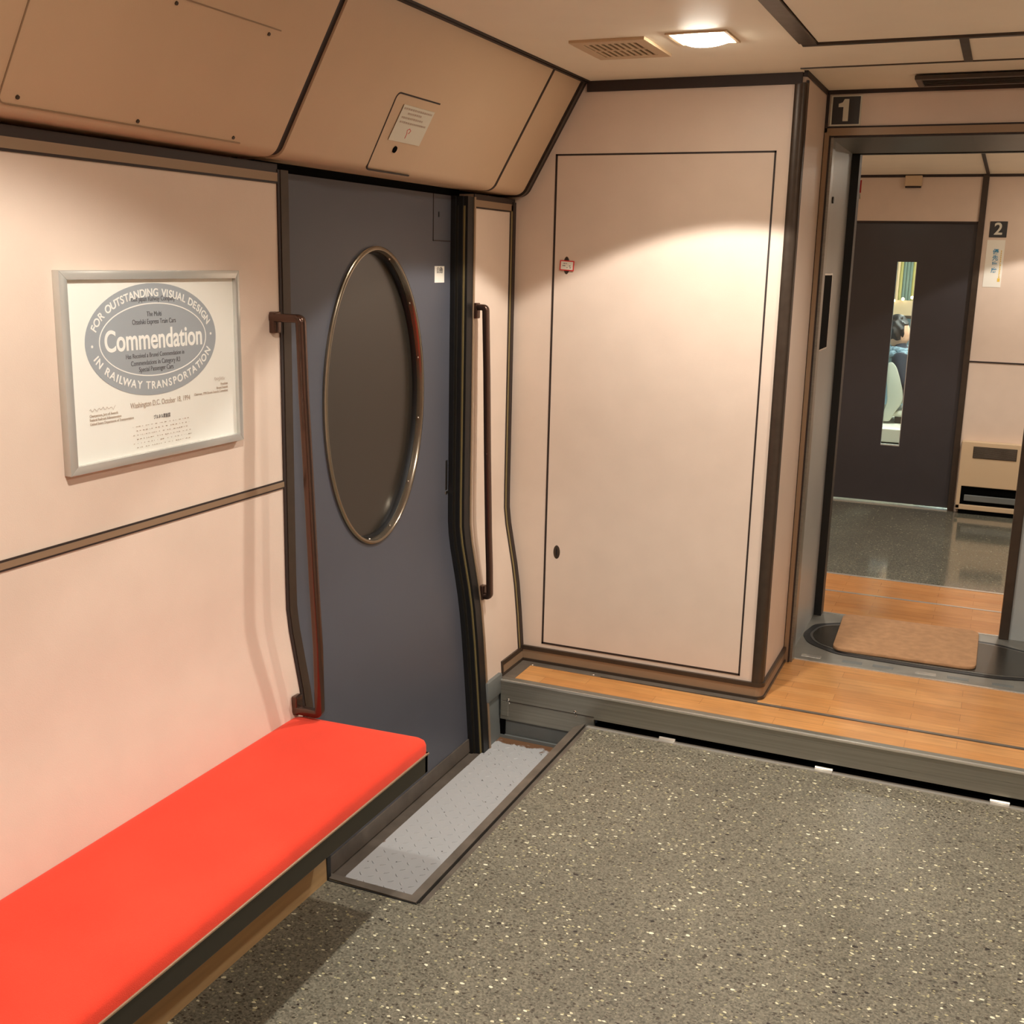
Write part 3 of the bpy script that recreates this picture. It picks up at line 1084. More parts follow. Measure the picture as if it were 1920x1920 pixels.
# ================================================================ HANDRAILS
def sweep_rail(path, y, w, d):
    """path of (x,z); flat oval tube, w in the plane of the path, d along y"""
    P = [Vector(p) for p in path]
    out = []
    for i, p in enumerate(P):
        if i == 0:
            tg = (P[1] - p).normalized()
            s = 1
        elif i == len(P) - 1:
            tg = (p - P[i - 1]).normalized()
            s = 1
        else:
            a, b = (p - P[i - 1]).normalized(), (P[i + 1] - p).normalized()
            tg = (a + b).normalized()
            s = 1 / max(0.5, tg.dot(a))
        out.append((p, Vector((-tg.y, tg.x)), s))
    t = bmesh.new()
    n = 20
    rows = []
    for p, nm, s in out:
        row = []
        for k in range(n):
            a = 2 * math.pi * k / n
            u = math.copysign(abs(math.cos(a)) ** 0.55, math.cos(a)) * w / 2 * s
            v = math.copysign(abs(math.sin(a)) ** 0.55, math.sin(a)) * d / 2
            row.append(t.verts.new((p.x + nm.x * u, y + v, p.y + nm.y * u)))
        rows.append(row)
    for A, B in zip(rows, rows[1:]):
        for k in range(n):
            t.faces.new([A[k], A[(k + 1) % n], B[(k + 1) % n], B[k]])
    t.faces.new(rows[0])
    t.faces.new(rows[-1][::-1])
    bmesh.ops.recalc_face_normals(t, faces=t.faces)
    return t


def fillet(path, idx, r, n=6):
    P = [Vector(p) for p in path]
    out = []
    for i, p in enumerate(P):
        if i in idx:
            a, b = (P[i - 1] - p).normalized(), (P[i + 1] - p).normalized()
            for k in range(n + 1):
                t = k / n
                out.append((1 - t) ** 2 * (p + a * r) + 2 * t * (1 - t) * p + t * t * (p + b * r))
        else:
            out.append(p)
    return out


r1 = [(-1.640, 1.452), (-1.556, 1.452), (-1.551, 1.264), (-1.5435, 1.11), (-1.537, .955), (-1.5305, .794), (-1.522, .627), (-1.520, .487), (-1.5195, .444), (xw(.44), .444)]
r2 = [(-1.640, 1.445), (-1.597, 1.445), (-1.589, 1.226), (-1.5815, .953), (-1.572, .672), (-1.566, .55), (-1.563, .444), (xw(.44), .444)]
for path, y, by, lab in ((r1, 2.318, 2.322, 'longer bronze grab rail left of the blue door, ending behind the red bench'),
                         (r2, 3.470, 3.472, 'bronze grab rail right of the blue door, before the narrow wall panel')):
    t = thing('grab_rail', lab, 'handrail', (XW, y, path[-1][1]), 'grab rails beside the blue door')
    n = len(path)
    obj('rail_bar', sweep_rail(fillet(path, (1, n - 2), 0.012), y, 0.021, 0.025), M['bronze'], t, True)
    for z in (path[0][1] - .012, path[-1][1] + .012):
        x = xw(z)
        bm = bx(x - .002, x + .016, by - .015, by + .015, z - .026, z + .026, bev=.004)
        obj('wall_bracket', bm, M['bronze'], t, True)


# ================================================================ HATCHES ON THE OVERHEAD PANELS
def sl(y, z, off=0.0015):
    """point on the slanted overhead plane at height z"""
    k = (z - SL_B[1]) / (SL_T[1] - SL_B[1])
    return Vector((SL_B[0] + (SL_T[0] - SL_B[0]) * k + sn.x * off, y, z + sn.y * off))


def sl_strip(bm, pts, w, off=0.0012):
    """flat strip along pts (y,z) lying on the slanted plane"""
    P = [sl(y, z, off) for y, z in pts]
    nrm = Vector((sn.x, 0, sn.y))
    vs = []
    for i, p in enumerate(P):
        a = P[max(0, i - 1)]
        b = P[min(len(P) - 1, i + 1)]
        tg = (b - a).normalized()
        sd2 = nrm.cross(tg).normalized() * w / 2
        vs.append((bm.verts.new(p + sd2), bm.verts.new(p - sd2), bm.verts.new(p + sd2 - nrm * .003), bm.verts.new(p - sd2 - nrm * .003)))
    for A, B in zip(vs, vs[1:]):
        bm.faces.new([A[0], B[0], B[1], A[1]])
        bm.faces.new([A[2], A[3], B[3], B[2]])
        bm.faces.new([A[0], A[2], B[2], B[0]])
        bm.faces.new([A[1], B[1], B[3], A[3]])
    return bm


def corner(cy, cz, ry, rz, a0, a1, n=6):
    return [(cy + ry * math.cos(math.radians(a0 + (a1 - a0) * k / n)), cz + rz * math.sin(math.radians(a0 + (a1 - a0) * k / n))) for k in range(n + 1)]


t = thing('inspection_panel', 'large flush inspection panel with screws in the slanted overhead above the bench', 'panel', tuple(sl(1.8, 1.95)))
pts = [(2.125, 2.060)] + corner(1.494, 2.048, .016, .013, 90, 180) + corner(1.494, 1.852, .016, .013, 180, 270) + [(2.14, 1.838)]
obj('seam', sl_strip(bmesh.new(), pts, .0028), M['tan'], t, label='thin seam line')
for (y, z) in ((1.516, 1.852), (1.812, 1.847), (2.11, 1.847), (2.09, 2.048), (1.80, 2.050), (1.53, 2.048)):
    p = sl(y, z, .001)
    s = bmesh.new()
    bmesh.ops.create_cone(s, cap_ends=True, segments=14, radius1=.0042, radius2=.0036, depth=.003)
    nrm = Vector((sn.x, 0, sn.y))
    q = Vector((0, 0, 1)).rotation_difference(nrm)
    bmesh.ops.transform(s, matrix=Matrix.Translation(p) @ q.to_matrix().to_4x4(), verts=s.verts)
    obj('panel_screw', s, M['trim'], t, True)

t = thing('emergency_hatch', 'small rounded hatch with a pale notice and keyhole above the blue door', 'hatch', tuple(sl(2.8, 1.92)))
pts = [(2.91, 2.014)] + corner(2.690, 2.000, .014, .014, 90, 180) + corner(2.702, 1.841, .014, .014, 180, 270) + [(2.925, 1.827)]
obj('seam', sl_strip(bmesh.new(), pts, .004), M['gap'], t, label='dark seam line')
s = bmesh.new()
bmesh.ops.create_cone(s, cap_ends=True, segments=20, radius1=.0095, radius2=.0095, depth=.003)
q = Vector((0, 0, 1)).rotation_difference(Vector((sn.x, 0, sn.y)))
bmesh.ops.transform(s, matrix=Matrix.Translation(sl(2.785, 1.885, .001)) @ q.to_matrix().to_4x4(), verts=s.verts)
obj('keyhole', s, M['void'], t, True)
t2 = thing('notice_label', 'pale rectangular notice with faded text stuck on the small overhead hatch', 'label', tuple(sl(2.81, 1.95)))


def sl_quad(bm, y0, y1, z0, z1, off):
    sl_strip(bm, [(y0, (z0 + z1) / 2), (y1, (z0 + z1) / 2)], abs(z1 - z0) / sd.y, off)
    return bm


obj('label_base', sl_quad(bmesh.new(), 2.728, 2.900, 1.905, 1.992, .0022), M['label'], t2)
bm = bmesh.new()
for k, (a, b, z) in enumerate(((2.735, 2.890, 1.984), (2.765, 2.84, 1.974), (2.742, 2.86, 1.963), (2.742, 2.885, 1.952))):
    y = a
    while y < b:
        l = rnd.uniform(.004, .010)
        sl_quad(bm, y, min(b, y + l), z - .0022, z + .0022, .0028)
        y += l + .003
obj('printed_lines', bm, M['faint_print'], t2)
bm = bmesh.new()
for seg in (((2.806, 1.928), (2.800, 1.936), (2.81, 1.940), (2.82, 1.936), (2.814, 1.928)), ((2.806, 1.928), (2.806, 1.916))):
    sl_strip(bm, seg, .002, .0028)
obj('pictogram', bm, M['redprint'], t2)

# ================================================================ RED BENCH
b = thing('wall_bench', 'long red upholstered wall bench with dark metal edge', 'bench', (-1.4, 1.2, 0.335))
t = bmesh.new()
cp = rounded([(-1.602, -0.2), (-1.602, 2.333), (-1.219, 2.352), (-1.217, -0.2)], 0.024, 6)
# cushion: rounded plan, soft top edge
levels = [(0.0, 0.388), (0.0, 0.408), (0.003, 0.418), (0.010, 0.4245), (0.022, 0.4275), (0.05, 0.4285)]
cxm, cym = -1.41, 1.07
rows = []
for ins, z in levels:
    row = []
    for x, y in cp:
        sx = (0.1915 - ins) / 0.1915
        sy = (1.28 - ins) / 1.28
        row.append(t.verts.new((cxm + (x - cxm) * sx, cym + (y - cym) * sy, z)))
    rows.append(row)
for A, B in zip(rows, rows[1:]):
    for k in range(len(A)):
        t.faces.new([A[k], A[(k + 1) % len(A)], B[(k + 1) % len(A)], B[k]])
t.faces.new(rows[-1])
t.faces.new(rows[0][::-1])
bmesh.ops.recalc_face_normals(t, faces=t.faces)
obj('cushion', t, M['red'], b, True)
bm = bx(-1.236, -1.218, -0.2, 2.345, 0.335, 0.385, bev=.002)
box(bm, -1.585, -1.218, 2.328, 2.343, 0.335, 0.385, bev=.002)
obj('fascia', bm, M['fascia'], b)
bm = bx(-1.226, -1.2150, -0.2, 2.345, 0.3835, 0.3885, bev=.0015)
box(bm, -1.585, -1.214, 2.335, 2.345, 0.3835, 0.3885, bev=.0015)
obj('edge_strip', bm, M['tan'], b, label='thin bronze edge strip')
obj('seat_board', bx(-1.585, -1.232, -0.2, 2.34, 0.372, 0.390), M['fascia'], b)
for y in (0.2, 1.1, 2.0):
    bm = prism(bmesh.new(), [(-1.579, 0.372), (-1.26, 0.372), (-1.26, 0.345), (-1.579, 0.22)], 'y', y - .012, y + .012)
    obj('bracket', bm, M['fascia'], b)
# boxed wood skirting below the bench
bm = prism(bmesh.new(), [(-1.60, 0.0), (-1.479, 0.0), (-1.487, 0.30), (-1.60, 0.30)], 'y', -1.0, YW - .008)
struct('baseboard_bench', bm, M['base'], 'wood coloured boxed skirting under the red bench', 'baseboard')

# ================================================================ FRAMED CERTIFICATE
X0 = XW
fr = thing('framed_certificate', 'silver framed certificate headed Commendation hanging on the left wall', 'picture', (X0, 1.90, 1.37))
FY0, FY1, FZ0, FZ1 = 1.627, 2.1725, 1.1725, 1.5635
bm = bmesh.new()
W = 0.0175


def bar(poly_yz):
    # mitred moulding with a raised outer lip
    (a, b_, c, d) = poly_yz   # outer start, outer end, inner end, inner start
    t = bmesh.new()
    def P(p, x): return t.verts.new((x, p[0], p[1]))
    lo = [P(a, X0 - .001), P(b_, X0 - .001), P(c, X0 - .001), P(d, X0 - .001)]
    hi = [P(a, X0 + .017), P(b_, X0 + .017), P(c, X0 + .020), P(d, X0 + .020)]
    t.faces.new(hi)
    t.faces.new(lo[::-1])
    for i in range(4):
        t.faces.new([lo[i], lo[(i + 1) % 4], hi[(i + 1) % 4], hi[i]])
    bmesh.ops.recalc_face_normals(t, faces=t.faces)
    bmesh.ops.bevel(t, geom=list(t.edges), offset=.0012, segments=2, profile=.5, affect='EDGES')
    merge(bm, t)


O = [(FY0, FZ0), (FY1, FZ0), (FY1, FZ1), (FY0, FZ1)]
I = [(FY0 + W, FZ0 + W), (FY1 - W, FZ0 + W), (FY1 - W, FZ1 - W), (FY0 + W, FZ1 - W)]
for i in range(4):
    j = (i + 1) % 4
    bar((O[i], O[j], I[j], I[i]))
obj('frame', bm, M['alu'], fr, True)
pr = obj('certificate', bx(X0, X0 + .010, FY0 + .01, FY1 - .01, FZ0 + .01, FZ1 - .01), M['paper'], fr)
PX = X0 + .0104
CY, CZ = 1.8885, 1.4225
AY, AZ = 0.1995, 0.1155
t = bmesh.new()


def disc(cy, cz, ry, rz, x, th=.0004, n=72):
    t = bmesh.new()
    vs = [t.verts.new((x, cy + ry * math.cos(2 * math.pi * i / n), cz + rz * math.sin(2 * math.pi * i / n))) for i in range(n)]
    t.faces.new(vs)
    r = bmesh.ops.extrude_face_region(t, geom=list(t.faces))
    for v in r['geom']:
        if isinstance(v, bmesh.types.BMVert):
            v.co.x += th
    bmesh.ops.recalc_face_normals(t, faces=t.faces)
    return t


obj('oval_emblem', disc(CY, CZ, AY, AZ, PX), M['grey_print'], pr)
IY, IZ = 0.1625, 0.0745
t = bmesh.new()
n = 90
rows = []
for i in range(n):
    a = 2 * math.pi * i / n
    rows.append([t.verts.new((PX + dx, CY + .0015 + (IY + dr) * math.cos(a), CZ + (IZ + dr) * math.sin(a))) for dr, dx in ((-.0012, .0003), (-.0012, .0008), (.0012, .0008), (.0012, .0003))])
for i in range(n):
    for j in range(4):
        t.faces.new([rows[i][j], rows[(i + 1) % n][j], rows[(i + 1) % n][(j + 1) % 4], rows[i][(j + 1) % 4]])
bmesh.ops.recalc_face_normals(t, faces=t.faces)
obj('oval_line', t, M['white_print'], pr)


def arc_text(s, ry, rz, a0, a1, size, flip):
    """letters spaced evenly by arc length along an ellipse from angle a0 to a1"""
    N = 400
    A = [a0 + (a1 - a0) * i / N for i in range(N + 1)]
    pts = [(CY + ry * math.cos(a), CZ + rz * math.sin(a)) for a in A]
    L = [0]
    for p, q in zip(pts, pts[1:]):
        L.append(L[-1] + math.hypot(q[0] - p[0], q[1] - p[1]))
    wid = {' ': .55, 'I': .45, 'W': 1.3, 'M': 1.2, 'O': 1.15, 'G': 1.1, 'N': 1.1, 'R': .95, 'S': .85, 'L': .8, 'T': .85, 'F': .8, 'E': .85, 'P': .85, 'D': 1.05, '•': .6}
    w = [wid.get(c, 1.0) for c in s]
    tot = sum(w)
    acc = 0
    bm = bmesh.new()
    for c, wc in zip(s, w):
        pos = (acc + wc / 2) / tot * L[-1]
        acc += wc
        if c == ' ':
            continue
        k = max(i for i in range(N + 1) if L[i] <= pos)
        a = A[k]
        ty, tz = -ry * math.sin(a), rz * math.cos(a)
        if a1 < a0:
            ty, tz = -ty, -tz
        roll = math.atan2(tz, ty)
        tt = text_obj(None, c, size, on_wall(PX + .0008, pts[k][0], pts[k][1], roll), None, None, ext=.0003, bold=True)
        merge(bm, tt)
    return bm


R_ = math.radians
obj('arc_lettering', arc_text('FOR OUTSTANDING VISUAL DESIGN', 0.1815, 0.0955, R_(166), R_(16), 0.0225, False), M['white_print'], pr)
obj('arc_lettering', arc_text('IN RAILWAY TRANSPORTATION', 0.1815, 0.0955, R_(196), R_(344), 0.0225, True), M['white_print'], pr)
for a in (R_(183), R_(2)):
    obj('dot', disc(CY + .1815 * math.cos(a), CZ + .0955 * math.sin(a), .0028, .0028, PX + .0006, n=16), M['white_print'], pr)
obj('title', text_obj(None, 'Commendation', 0.0595, on_wall(PX + .0008, CY + .002, CZ), None, None, ext=.0003, sx=.80, bold=True), M['white_print'], pr)


def line(s, z, size, mat, y=None, ax='CENTER', sx=.8):
    return obj('text_line', text_obj(None, s, size, on_wall(PX + .0008, CY if y is None else y, z), None, None, ext=.0002, ax=ax, sx=sx), M[mat], pr)


line('East Japan Railway Company', CZ + .0835, .0145, 'dark_print')
line('The Multi', CZ + .0525, .0145, 'dark_print')
line('Ozashiki Express Train Cars', CZ + .037, .0145, 'dark_print')
line('Has Received a Brunel Commendation in', CZ - .0315, .0135, 'dark_print')
line('Commendations in Category R3', CZ - .0465, .0145, 'dark_print')
line('Special Passenger Cars', CZ - .0600, .0145, 'dark_print')
line('Washington D.C. October 18, 1994', CZ - .132, .0160, 'faint_print', y=CY + .01)
line('Chairperson, Jury of Awards', CZ - .140, .0075, 'faint_print', y=1.690, ax='LEFT', sx=.9)
line('Federal Railroad Administration', CZ - .148, .0075, 'faint_print', y=1.690, ax='LEFT', sx=.9)
line('United States Department of Transportation', CZ - .156, .0075, 'faint_print', y=1.690, ax='LEFT', sx=.9)
line('President', CZ - .112, .0075, 'faint_print', y=2.125, ax='RIGHT', sx=.9)
line('Brunel Awards', CZ - .120, .0075, 'faint_print', y=2.125, ax='RIGHT', sx=.9)
line('Chairman, 1994 Brunel Awards Committee', CZ - .128, .0075, 'faint_print', y=2.125, ax='RIGHT', sx=.9)
line('ブルネル奨励賞', CZ - .163, .0095, 'dark_print', y=CY + .01)
# illegible handwriting and small print as strokes
bm = bmesh.new()


def stroke(bm, pts, w):
    for (a, b_) in zip(pts, pts[1:]):
        d = Vector((b_[0] - a[0], b_[1] - a[1]))
        if d.length < 1e-6:
            continue
        nn = Vector((-d.y, d.x)).normalized() * w / 2
        q = [(a[0] + nn.x, a[1] + nn.y), (b_[0] + nn.x, b_[1] + nn.y), (b_[0] - nn.x, b_[1] - nn.y), (a[0] - nn.x, a[1] - nn.y)]
        f = bm.faces.new([bm.verts.new((PX + .0009, y, z)) for y, z in q])
        if f.normal.x < 0:
            f.normal_flip()


for (y0, y1, zc, h) in ((1.690, 1.762, CZ - .1285, .005), (2.078, 2.115, CZ - .1005, .006)):
    p = []
    k = 22
    for i in range(k):
        p.append((y0 + (y1 - y0) * i / (k - 1), zc + h * math.sin(i * 1.9) * rnd.uniform(.3, 1)))
    bm = bmesh.new()
    stroke(bm, p, .0009)
    obj('signature', bm, M['faint_print'], pr)
bm = bmesh.new()
for r in range(6):
    z = CZ - .176 - r * .0088
    y = CY - .080 + (0.01 if r % 2 else 0)
    while y < CY + .10:
        l = rnd.uniform(.001, .006)
        stroke(bm, [(y, z), (y + l, z)], rnd.uniform(.0008, .002))
        y += l + rnd.uniform(.0015, .010)
obj('small_print', bm, M['faint_print'], pr)
obj('glazing', bx(X0 + .0135, X0 + .0145, FY0 + .012, FY1 - .012, FZ0 + .012, FZ1 - .012), M['pane'], fr)

# ================================================================ CLOSET
cl = thing('closet', 'tall beige built-in closet with flush door beside the doorway', 'closet', (-1.15, YC + .2, HS))
bm = bmesh.new()
# body: front and right face as one shell with a rounded corner under the post
body = [(-1.70, YC), (-0.70, YC), (-0.70, YC + .02), (-0.655, YC + .02), (-0.655, YD), (-1.70, YD)]
body = [(-1.745, YC), (-0.684, YC), (-0.662, YC + .018), (-0.655, YC + .03), (-0.655, YD - .001), (-1.745, YD - .001)]
# left edge is hidden behind the wall; closet front reaches the wall profile
prism(bm, body, 'z', 0.150, ZC - .001)
obj('body', bm, M['panel'], cl)
# corner post (rounded)
pp = [(-0.688, YC + .01), (-0.688, YC - .006), (-0.682, YC - .009)]
for k in range(9):
    a = math.radians(-90 + 90 * k / 8)
    pp.append((-0.673 + .0235 * math.cos(a), YC + .0145 + .0235 * math.sin(a)))
pp += [(-0.6495, YC + .024), (-0.658, YC + .030)]
obj('corner_post', prism(bmesh.new(), pp, 'z', 0.166, ZC - .03), M['trim'], cl, True)
obj('corner_seal', prism(bmesh.new(), [(-0.6565, YC + .022), (-0.6495, YC + .022), (-0.6495, YC + .034), (-0.6565, YC + .034)], 'z', 0.166, ZC - .02), M['gap'], cl)
# door
DX0, DX1, DZ0, DZ1 = -1.489, -0.7315, 0.182, 1.962
bm = bmesh.new()
g = .0075
box(bm, DX0, DX0 + g, YC - .0015, YC + .004, DZ0, DZ1)
box(bm, DX1 - g * .8, DX1, YC - .0015, YC + .004, DZ0, DZ1)
box(bm, DX0, DX1, YC - .0015, YC + .004, DZ1 - g * .8, DZ1)
box(bm, DX0, DX1, YC - .0015, YC + .004, DZ0, DZ0 + g)
cd = obj('closet_door', bx(DX0 + g * .5, DX1 - g * .5, YC - .0008, YC + .02, DZ0 + g * .5, DZ1 - g * .5), M['panel'], cl)
obj('door_seam', bm, M['gap'], cd, label='dark seam around the door')
# upper lock, under the sticker
bm = bmesh.new()
t = bmesh.new()
bmesh.ops.create_uvsphere(t, u_segments=20, v_segments=12, radius=1)
merge(bm, t, Matrix.Translation((-1.4365, YC, 1.5872)) @ Matrix.Rotation(math.radians(0), 4, 'Y') @ Matrix.Diagonal((.0125, .004, .031, 1)))
obj('upper_lock', bm, M['trim'], cd, True)
bm = bmesh.new()
t = bmesh.new()
bmesh.ops.create_uvsphere(t, u_segments=20, v_segments=12, radius=1)
merge(bm, t, Matrix.Translation((-1.4395, YC, 0.547)) @ Matrix.Diagonal((.0135, .004, .0265, 1)))
lo = obj('lower_lock', bm, M['trim'], cd, True)
obj('key_slot', bx(-1.4415, -1.4375, YC - .0055, YC - .002, 0.537, 0.560, bev=.0005), M['black'], lo)
# skirting
def skirt(o, z0, z1, mat, name, bev=0.0):
    pts = [(-1.57, YC + .005), (-1.57, YC - o)]
    rr = .03
    for k in range(9):
        a = math.radians(-90 + 90 * k / 8)
        pts.append((-0.655 - rr + o + rr * math.cos(a), YC - o + rr + rr * math.sin(a)))
    pts += [(-0.655 + o, YD - .002), (-0.66, YD - .002), (-0.66, YC + .04), (-0.70, YC + .005)]
    return obj(name, prism(bmesh.new(), pts, 'z', z0, z1, bev), M[mat], cl)


skirt(.011, 0.152, 0.167, 'trim', 'skirting_cap')
skirt(.008, 0.117, 0.152, 'tan', 'skirting')
skirt(.012, HS, 0.117, 'trim', 'skirting_foot')

o = thing('seal_sticker', 'small white sticker with red border over the upper lock of the closet', 'sticker', (-1.433, YC, 1.586))
tilt = Matrix.Translation((-1.4335, YC - .0048, 1.5865)) @ Matrix.Rotation(math.radians(3), 4, 'Y')
t = bx(-.0265, .0265, -.0006, .0006, -.0175, .0175, bev=.0002)
bmesh.ops.transform(t, matrix=tilt, verts=t.verts)
obj('border', t, M['redprint'], o)
t = bx(-.0225, .0225, -.0012, 0, -.0138, .0138)
bmesh.ops.transform(t, matrix=tilt, verts=t.verts)
obj('sticker_base', t, M['white'], o)
bm = bmesh.new()
for k in range(9):
    x, z = rnd.uniform(-.016, .012), rnd.choice((.006, -.002, -.008))
    box(bm, x, x + rnd.uniform(.002, .006), -.0016, -.0011, z, z + .0028)
bmesh.ops.transform(bm, matrix=tilt, verts=bm.verts)
obj('printed_marks', bm, M['dark_print'], o)

# ================================================================ CEILING FITTINGS
# air vent
v = thing('ceiling_vent', 'tan louvred air vent in the ceiling next to the glowing lamp', 'vent', (-1.08, 3.235, ZC))
vx0, vx1, vy0, vy1 = -1.190, -0.972, 3.100, 3.372
bm = bmesh.new()
zt, zb = ZC + .001, ZC - .008
box(bm, vx0, vx1, vy0, vy0 + .038, zb, zt, bev=.002)
box(bm, vx0, vx1, vy1 - .038, vy1, zb, zt, bev=.002)
box(bm, vx0, vx0 + .03, vy0 + .036, vy1 - .036, zb, zt, bev=.001)
box(bm, vx1 - .03, vx1, vy0 + .036, vy1 - .036, zb, zt, bev=.001)
obj('vent_frame', bm, M['cream'], v)
obj('vent_back', bx(vx0 + .02, vx1 - .02, vy0 + .03, vy1 - .03, ZC - .003, ZC + .0005), M['void'], v)
for r in range(2):
    ya, yb = vy0 + .040 + r * .10, vy0 + .132 + r * .10
    for k in range(9):
        x = vx0 + .034 + k * .0185
        obj('louvre', bx(x, x + .0095, ya, yb, zb + .001, ZC - .002), M['cream'], v)
obj('vent_rib', bx(vx0 + .03, vx1 - .03, vy0 + .130, vy0 + .142, zb + .0005, ZC - .002), M['cream'], v)

# long dark slot diffuser near the doorway
v = thing('slot_diffuser', 'long dark slot diffuser in the ceiling before the doorway', 'vent', (-0.19, 4.03, ZC))
bm = bmesh.new()
box(bm, -0.345, 0.10, 3.945, 3.965, ZC - .012, ZC + .001, bev=.002)
box(bm, -0.345, 0.10, 4.095, 4.115, ZC - .012, ZC + .001, bev=.002)
box(bm, -0.345, -0.325, 3.96, 4.10, ZC - .012, ZC + .001, bev=.002)
box(bm, 0.08, 0.10, 3.96, 4.10, ZC - .012, ZC + .001, bev=.002)
obj('diffuser_frame', bm, M['trim'], v)
obj('diffuser_back', bx(-0.33, 0.085, 3.96, 4.10, ZC - .004, ZC + .0005), M['void'], v)
for k in range(4):
    obj('blade', bx(-0.325, 0.08, 3.978 + k * .030, 3.984 + k * .030, ZC - .011, ZC - .003), M['fascia'], v)


# recessed downlights
def downlight(x, y, power, cone, blend, label, z):
    t = thing('ceiling_downlight', label, 'ceiling light', (x, y, z), 'square ceiling downlights')
    s = .083
    bm = bmesh.new()
    box(bm, x - s, x + s, y - s, y - s + .010, z - .005, z + .001, bev=.001)
    box(bm, x - s, x + s, y + s - .010, y + s, z - .005, z + .001, bev=.001)
    box(bm, x - s, x - s + .010, y - s + .009, y + s - .009, z - .005, z + .001, bev=.001)
    box(bm, x + s - .010, x + s, y - s + .009, y + s - .009, z - .005, z + .001, bev=.001)
    obj('lamp_frame', bm, M['cream'], t)
    # bowed square lens
    q = bmesh.new()
    N = 12
    g = [[q.verts.new((x + (i / N - .5) * .148, y + (j / N - .5) * .148,
                       z - .001 - .022 * (1 - abs(i / N * 2 - 1) ** 2.6) * (1 - abs(j / N * 2 - 1) ** 2.6))) for j in range(N + 1)] for i in range(N + 1)]
    for i in range(N):
        for j in range(N):
            q.faces.new([g[i][j], g[i][j + 1], g[i + 1][j + 1], g[i + 1][j]])
    obj('lamp_lens', q, M['lens'], t, True)
    ld = bpy.data.lights.new('downlight_beam', 'SPOT')
    ld.energy = power
    ld.color = WARM
    ld.spot_size = math.radians(cone)
    ld.spot_blend = blend
    ld.shadow_soft_size = 0.03
    lo = bpy.data.objects.new('downlight_beam', ld)
    COL.objects.link(lo)
    lo.parent = t
    lo.location = (0, 0, -.029)


for (x, y, p, c, bl, lab) in DOWNLIGHTS:
    downlight(x, y, p, c, bl, lab, ZC if y < 4.5 else ZC + .012)

# ================================================================ SIGNS
sg = thing('car_number_sign', 'dark square sign with a pale 1 at the doorway lintel', 'sign', (-0.588, YD, 2.13))
obj('sign_plate', bx(-0.640, -0.536, YD - .004, YD, 2.082, 2.184, bev=.001), M['label'], sg)
obj('sign_field', bx(-0.633, -0.541, YD - .0052, YD - .0035, 2.088, 2.179), M['signblack'], sg)
one = [(-0.5785, 2.098), (-0.5785, 2.171), (-0.594, 2.171), (-0.600, 2.160), (-0.613, 2.156), (-0.613, 2.145), (-0.5965, 2.145), (-0.5965, 2.098)]
obj('numeral', prism(bmesh.new(), one, 'y', YD - .0064, YD - .005), M['label'], sg)
sg = thing('car_number_sign', 'dark square sign with a pale 2 on the far wall', 'sign', (-0.108, YE, 1.863))
obj('sign_plate', bx(-0.160, -0.056, YE - .004, YE, 1.814, 1.914, bev=.001), M['signblack'], sg)
obj('numeral', text_obj(None, '2', 0.105, on_end(-0.108, YE - .0048, 1.864), None, None, bold=True), M['label'], sg)
ps = thing('wall_poster', 'narrow white notice with blue and yellow lettering under the 2 sign', 'poster', (-0.11, YE, 1.65))
obj('poster_sheet', bx(-0.166, -0.058, YE - .002, YE, 1.500, 1.798), M['white'], ps)
bm = bmesh.new()
for k, c in enumerate('優先座席'):
    merge(bm, text_obj(None, c, .036, on_end(-0.108, YE - .0028, 1.722 - k * .039), None, None, bold=True))
obj('blue_lettering', bm, M['blueprint'], ps)
bm = bmesh.new()
for k in range(14):
    z = 1.732 - k * .0125
    box(bm, -0.078, -0.078 + rnd.uniform(.005, .009), YE - .0028, YE - .0018, z - .008, z)
box(bm, -0.082, -0.066, YE - .0028, YE - .0018, 1.535, 1.558)
obj('yellow_lettering', bm, M['yellowprint'], ps)
o = thing('red_tag', 'tiny red tag beside the far door near the black rubber edge', 'tag', (-0.62, 4.99, 1.9))
obj('tag_plate', bx(-0.6195, -0.6065, 5.001, 5.004, 1.905, 1.955), M['redprint'], o)
obj('tag_foot', bx(-0.6195, -0.6065, 5.001, 5.006, 1.880, 1.900), M['label'], o)

# door closer cover on the far lintel
o = thing('ceiling_bracket', 'small beige bracket box on the lintel above the far dark door', 'bracket', (-0.65, YE, 2.16))
obj('bracket_box', bx(-0.705, -0.598, YE - .03, YE, 2.132, ZC + .005, bev=.004), M['cream'], o)
obj('bracket_lip', bx(-0.700, -0.603, YE - .034, YE - .004, 2.122, 2.132), M['gap'], o)

# heater / vent box on the far wall
h = thing('wall_heater', 'beige wall heater box with grille and dark lower opening in the next car', 'heater', (0.0, YE - .04, 0.0))
HX0, HX1, HY = -0.183, 0.40, YE - .062
bm = bmesh.new()
box(bm, HX0, HX1, HY, YE, 0.190, 0.492, bev=.004)
box(bm, HX0, -0.158, HY, YE, 0.035, 0.192, bev=.003)
box(bm, HX0, HX1, HY, YE, 0.030, 0.062, bev=.003)
box(bm, 0.36, HX1, HY, YE, 0.035, 0.192)
obj('heater_cover', bm, M['cream'], h)
obj('opening', bx(-0.16, 0.37, HY + .028, YE, 0.058, 0.192), M['void'], h)
obj('inner_panel', bx(-0.135, 0.36, HY + .012, HY + .028, 0.088, 0.130, bev=.004), M['graypaint'], h)
bm = bx(-0.108, 0.160, HY - .003, HY + .004, 0.384, 0.462)
gr = obj('grille', bm, M['trim'], h)
for k in range(11):
    z = .390 + k * .0065
    obj('slat', bx(-0.104, 0.156, HY - .0055, HY - .002, z, z + .0028), M['steeld'], gr)
obj('plinth', bx(HX0 + .02, HX1, HY + .01, YE, 0.0, 0.034), M['void'], h)

